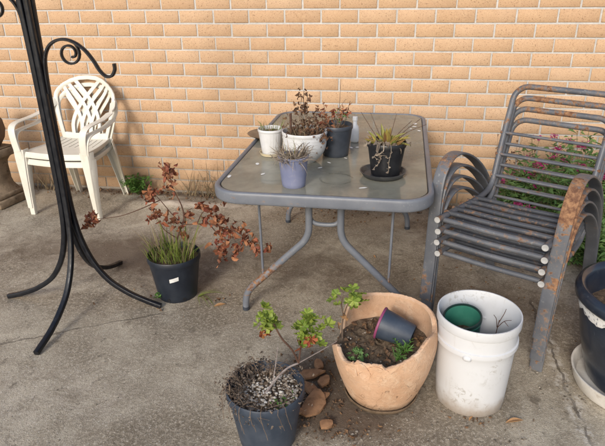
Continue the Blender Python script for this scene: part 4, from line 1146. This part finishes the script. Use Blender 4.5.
# ------------------------------------------------------------------ plants along the wall
VG = 'pink flowering valerian plants along the wall'
vlabs = ['valerian clump with magenta flowers behind the left side of the chair backs', 'tall valerian clump with magenta flowers in the middle behind the chairs', 'bushy green valerian at the right frame edge behind the chairs',
         'low valerian sprig with pink flowers showing below the stacked left arms', 'dark green valerian low beside the blue glazed pot']
for i, (x, y, h, rad, n_, fl) in enumerate(((3.06, -.34, .40, .15, 40, 6), (3.30, -.36, .56, .18, 46, 5), (3.60, -.40, .62, .22, 62, 3), (2.84, -.52, .20, .07, 7, 5), (3.42, -.78, .30, .17, 40, 1))):
    v = empty('valerian', (x, y, gz(x, y)), vlabs[i], 'flowering plant', VG)
    st = MB(); lf = MB()
    for k in range(n_):
        a = R.uniform(0, 6.28); q = rad * math.sqrt(R.random()); L = h * R.uniform(.55, 1.05)
        b0 = (q * .6 * math.cos(a), q * .6 * math.sin(a), 0); tp2 = (q * 1.3 * math.cos(a) + R.gauss(0, .02), q * 1.1 * math.sin(a) - .02, L)
        P = stem(st, [b0, (q * math.cos(a), q * math.sin(a), L * .5), tp2], .0022, .0012, 4, 4)
        for j, p in enumerate(P[1:]):
            for _ in range(4): put(lf, R.choice(LANCE), p + Vector((R.gauss(0, .012), R.gauss(0, .012), R.gauss(0, .008))), rdir(R.uniform(0, .9)), R.uniform(.03, .062), sx=1.1)
        if k < fl:
            P = stem(st, [tp2, (tp2[0] + R.gauss(0, .02), tp2[1] - .01, L + .05), (tp2[0] + R.gauss(0, .04), tp2[1] - .02, L + R.uniform(.04, .12))], .0014, .001, 4, 4); c = P[-1]
            fw = MB()
            for _ in range(46): put(fw, LANCE[0], c + Vector((R.gauss(0, .010), R.gauss(0, .010), R.gauss(0, .009))), rdir(R.uniform(-.2, 1)), R.uniform(.009, .015), sx=2)
            build('flower_head', fw, M['flower'], v)
    for hx_, hz_ in (((3.377, .587), (3.242, .558)), ((3.177, .463), (3.123, .397), (3.155, .334), (3.40, .45)), ((3.52, .42), (3.62, .52)), ((2.80, .21), (2.775, .10), (2.86, .15)), ((3.033, .282), (3.09, .25)))[(1, 0, 2, 3, 4)[i]]:
        xx, yy2 = hx_ - x, -.09 - .03 * (i == 4) * -8
        P = stem(st, [(xx * .5, 0, 0), (xx * .9, yy2 * .5, hz_ * .6), (xx, yy2, hz_)], .0016, .001, 4, 4); c = P[-1]; fw = MB()
        for _ in range(70): put(fw, LANCE[0], c + Vector((R.gauss(0, .013), R.gauss(0, .013), R.gauss(0, .011))), rdir(R.uniform(-.2, 1)), R.uniform(.011, .018), sx=2)
        build('flower_head', fw, M['flower'], v)
    build('stems', st, M['greenstem'], v); build('leaves', lf, M['shrub'], v)
# dead flower stalks
o = empty('dead_stalks', (3.02, -.3, 0), 'bare brown flower stalks with dry seed heads behind the chair backs', 'dead plant')
st = MB(); lf = MB()
for k in range(8):
    x = R.gauss(.04, .09); P = stem(st, [(x * .4, 0, 0), (x * .8, -.01, .25), (x + R.gauss(0, .03), -.03, R.uniform(.42, .66))], .002, .001, 4, 5, .003)
    for p in P[-6:]:
        for _ in range(2): put(lf, R.choice(CRUMPLE), p + Vector((R.gauss(0, .006), R.gauss(0, .006), 0)), rdir(0), R.uniform(.01, .022), R.uniform(-3, 3))
build('stems', st, M['stick'], o); build('dead_leaves', lf, M['brownleaf'], o)
# green weed by the white chairs
o = empty('weed', (.42, -.10, 0), 'bright green leafy weed at the wall beside the white chairs', 'weed')
st = MB(); lf = MB()
for k in range(30):
    a = R.uniform(0, 6.28); q = R.uniform(.02, .13); L = R.uniform(.05, .17)
    P = stem(st, [(0, 0, 0), (q * .5 * math.cos(a), q * .35 * math.sin(a), L * .6), (q * math.cos(a), q * .6 * math.sin(a), L)], .0018, .001, 4, 4)
    for p in P[3:]:
        for _ in range(3): put(lf, R.choice(LANCE), p, rdir(R.uniform(-.1, .8)), R.uniform(.02, .042), sx=1.2)
build('stems', st, M['greenstem'], o); build('leaves', lf, M['weed'], o)
TGp = 'dry grass tufts along the wall base'
for x, y, h, n_, lab in ((-.30, -.07, .20, 46, 'dry straw tuft at the wall between pedestal and white chairs'), (.62, -.06, .15, 24, 'short thin straw tuft just right of the green weed'), (.86, -.05, .20, 40, 'straw tuft against the wall midway between weed and table'),
                         (1.06, -.05, .24, 70, 'thick straw tuft against the wall left of the table'), (1.25, -.05, .20, 46, 'straw tuft against the wall behind the table left corner'), (2.68, -.06, .12, 20, 'sparse straw tuft at the wall between table and chairs')):
    mb = MB(); 
    for k in range(n_):
        put(mb, R.choice(BLADE[:4]), (R.gauss(0, .065), R.gauss(0, .016), 0), (R.gauss(0, .35), R.gauss(-.1, .2), 1), h * 1.25 * R.uniform(.4, 1.1), R.uniform(-3, 3), sx=.8)
    build('dry_grass_tuft', mb, M['straw'], None, lab, 'grass tuft', TGp, loc=(x, y, gz(x, y)))

# ------------------------------------------------------------------ loose leaves and litter
LG = 'single dry leaves on the concrete'
for x, y, s, a, lab in ((2.81, -2.125, .065, .2, 'tan dry leaf lying right of the white bucket foot'), (1.505, -1.52, .060, .35, 'pale tan dry leaf lying left of the table leg'), (2.655, -2.13, .028, 1.0, 'small brown dry leaf touching the front of the white bucket'), (2.235, -.88, .03, 2.0, 'pale curled dry leaf lying under the glass table')):
    mb = MB(); tp3 = T_lance(7, .5, -.08, .17, .9)
    put(mb, tp3, (-.5 * s, 0, .006), (1, 0, .05), s, .2); o = build('dry_leaf', mb, M['tanleaf'], None, lab, 'dry leaf', LG, loc=(x, y, gz(x, y)), rz=a)
mb = MB()
for k in range(420):
    x = R.uniform(-.6, 3.2); y = -.02 - abs(R.gauss(0, .10)); z = gz(x, y)
    put(mb, R.choice(CRUMPLE), (x, y, z + .006), rdir(.1), R.uniform(.008, .03), R.uniform(-3, 3))
for cx_, cy_, sx, sy, n_ in ((1.72, -.30, .14, .06, 26), (2.0, -.24, .1, .05, 18), (2.07, -2.05, .09, .13, 150), (2.2, -2.27, .12, .05, 60), (2.66, -2.13, .1, .03, 26), (1.26, -1.5, .15, .06, 20), (2.9, -1.1, .3, .2, 60)):
    for k in range(n_):
        x, y = R.gauss(cx_, sx), R.gauss(cy_, sy); put(mb, R.choice(CRUMPLE), (x, y, gz(x, y) + .005), rdir(.1), R.uniform(.007, .022 if n_ > 20 else .03), R.uniform(-3, 3))
build('leaf_litter', mb, M['litter'], kind='stuff')
mb = MB()
for k in range(700):
    x, y = R.uniform(-.6, 3.4), R.uniform(-2.7, -.1); s = R.uniform(.0012, .0042); rock(mb, (x, y, gz(x, y) + s * .3), s, k)
for k in range(420):
    cx_, cy_, q = R.choice(((2.08, -2.06, .11), (2.3, -2.25, .12), (2.0, -2.45, .12), (2.7, -2.16, .1), (3.04, -1.9, .08)))
    x, y = R.gauss(cx_, q), R.gauss(cy_, q); s = R.uniform(.0015, .006); rock(mb, (x, y, gz(x, y) + s * .3), s, k)
build('grit', mb, M['grit'], kind='stuff')

# ------------------------------------------------------------------ camera, light, render settings
pitch, roll, yaw = .4157, -.0150, -.1759
cy_, sy_, cp, sp = math.cos(yaw), math.sin(yaw), math.cos(pitch), math.sin(pitch)
Fv = Vector((sy_ * cp, cy_ * cp, -sp)); Rv = Vector((cy_, -sy_, 0)); Uv = Rv.cross(Fv)
R2 = Rv * math.cos(roll) + Uv * math.sin(roll); U2 = -Rv * math.sin(roll) + Uv * math.cos(roll)
cam = bpy.data.cameras.new('camera'); co = bpy.data.objects.new('camera', cam); COL.objects.link(co)
co.matrix_world = Matrix(((R2.x, U2.x, -Fv.x, 2.3373), (R2.y, U2.y, -Fv.y, -3.8191), (R2.z, U2.z, -Fv.z, 1.513), (0, 0, 0, 1)))
cam.sensor_width = 36; cam.lens = 565.39 / 605 * 36; cam.clip_start = .05; cam.clip_end = 400
scene.camera = co

SUN = Vector((.215, 1.0, -.53)).normalized()                # direction the light travels
elev = math.asin(-SUN.z)
sl = bpy.data.lights.new('sun', 'SUN'); sl.energy = 1.5; sl.angle = math.radians(12); sl.color = (1.0, .967, .918)
so = bpy.data.objects.new('sun', sl); COL.objects.link(so); so.rotation_euler = SUN.to_track_quat('-Z', 'Y').to_euler(); so.location = (0, -4, 5)
w = bpy.data.worlds.new('World'); scene.world = w; w.use_nodes = True; nt = w.node_tree; nt.nodes.clear()
sky = nt.nodes.new('ShaderNodeTexSky'); sky.sky_type = 'NISHITA'; sky.sun_disc = False
sky.sun_elevation = elev; sky.sun_rotation = math.atan2(-SUN.x, -SUN.y); sky.air_density = 1.0; sky.dust_density = 2.2; sky.ozone_density = 1.0
bg = nt.nodes.new('ShaderNodeBackground'); bg.inputs[1].default_value = .15
ow = nt.nodes.new('ShaderNodeOutputWorld'); nt.links.new(sky.outputs[0], bg.inputs[0]); nt.links.new(bg.outputs[0], ow.inputs[0])
scene.render.engine = 'CYCLES'
scene.view_settings.view_transform = 'Standard'; scene.view_settings.look = 'None'
scene.view_settings.exposure = 0.44; scene.view_settings.gamma = 1.0; scene.view_settings.use_curve_mapping = False
scene.cycles.max_bounces = 8; scene.cycles.transparent_max_bounces = 12
scene.cycles.use_denoising = True
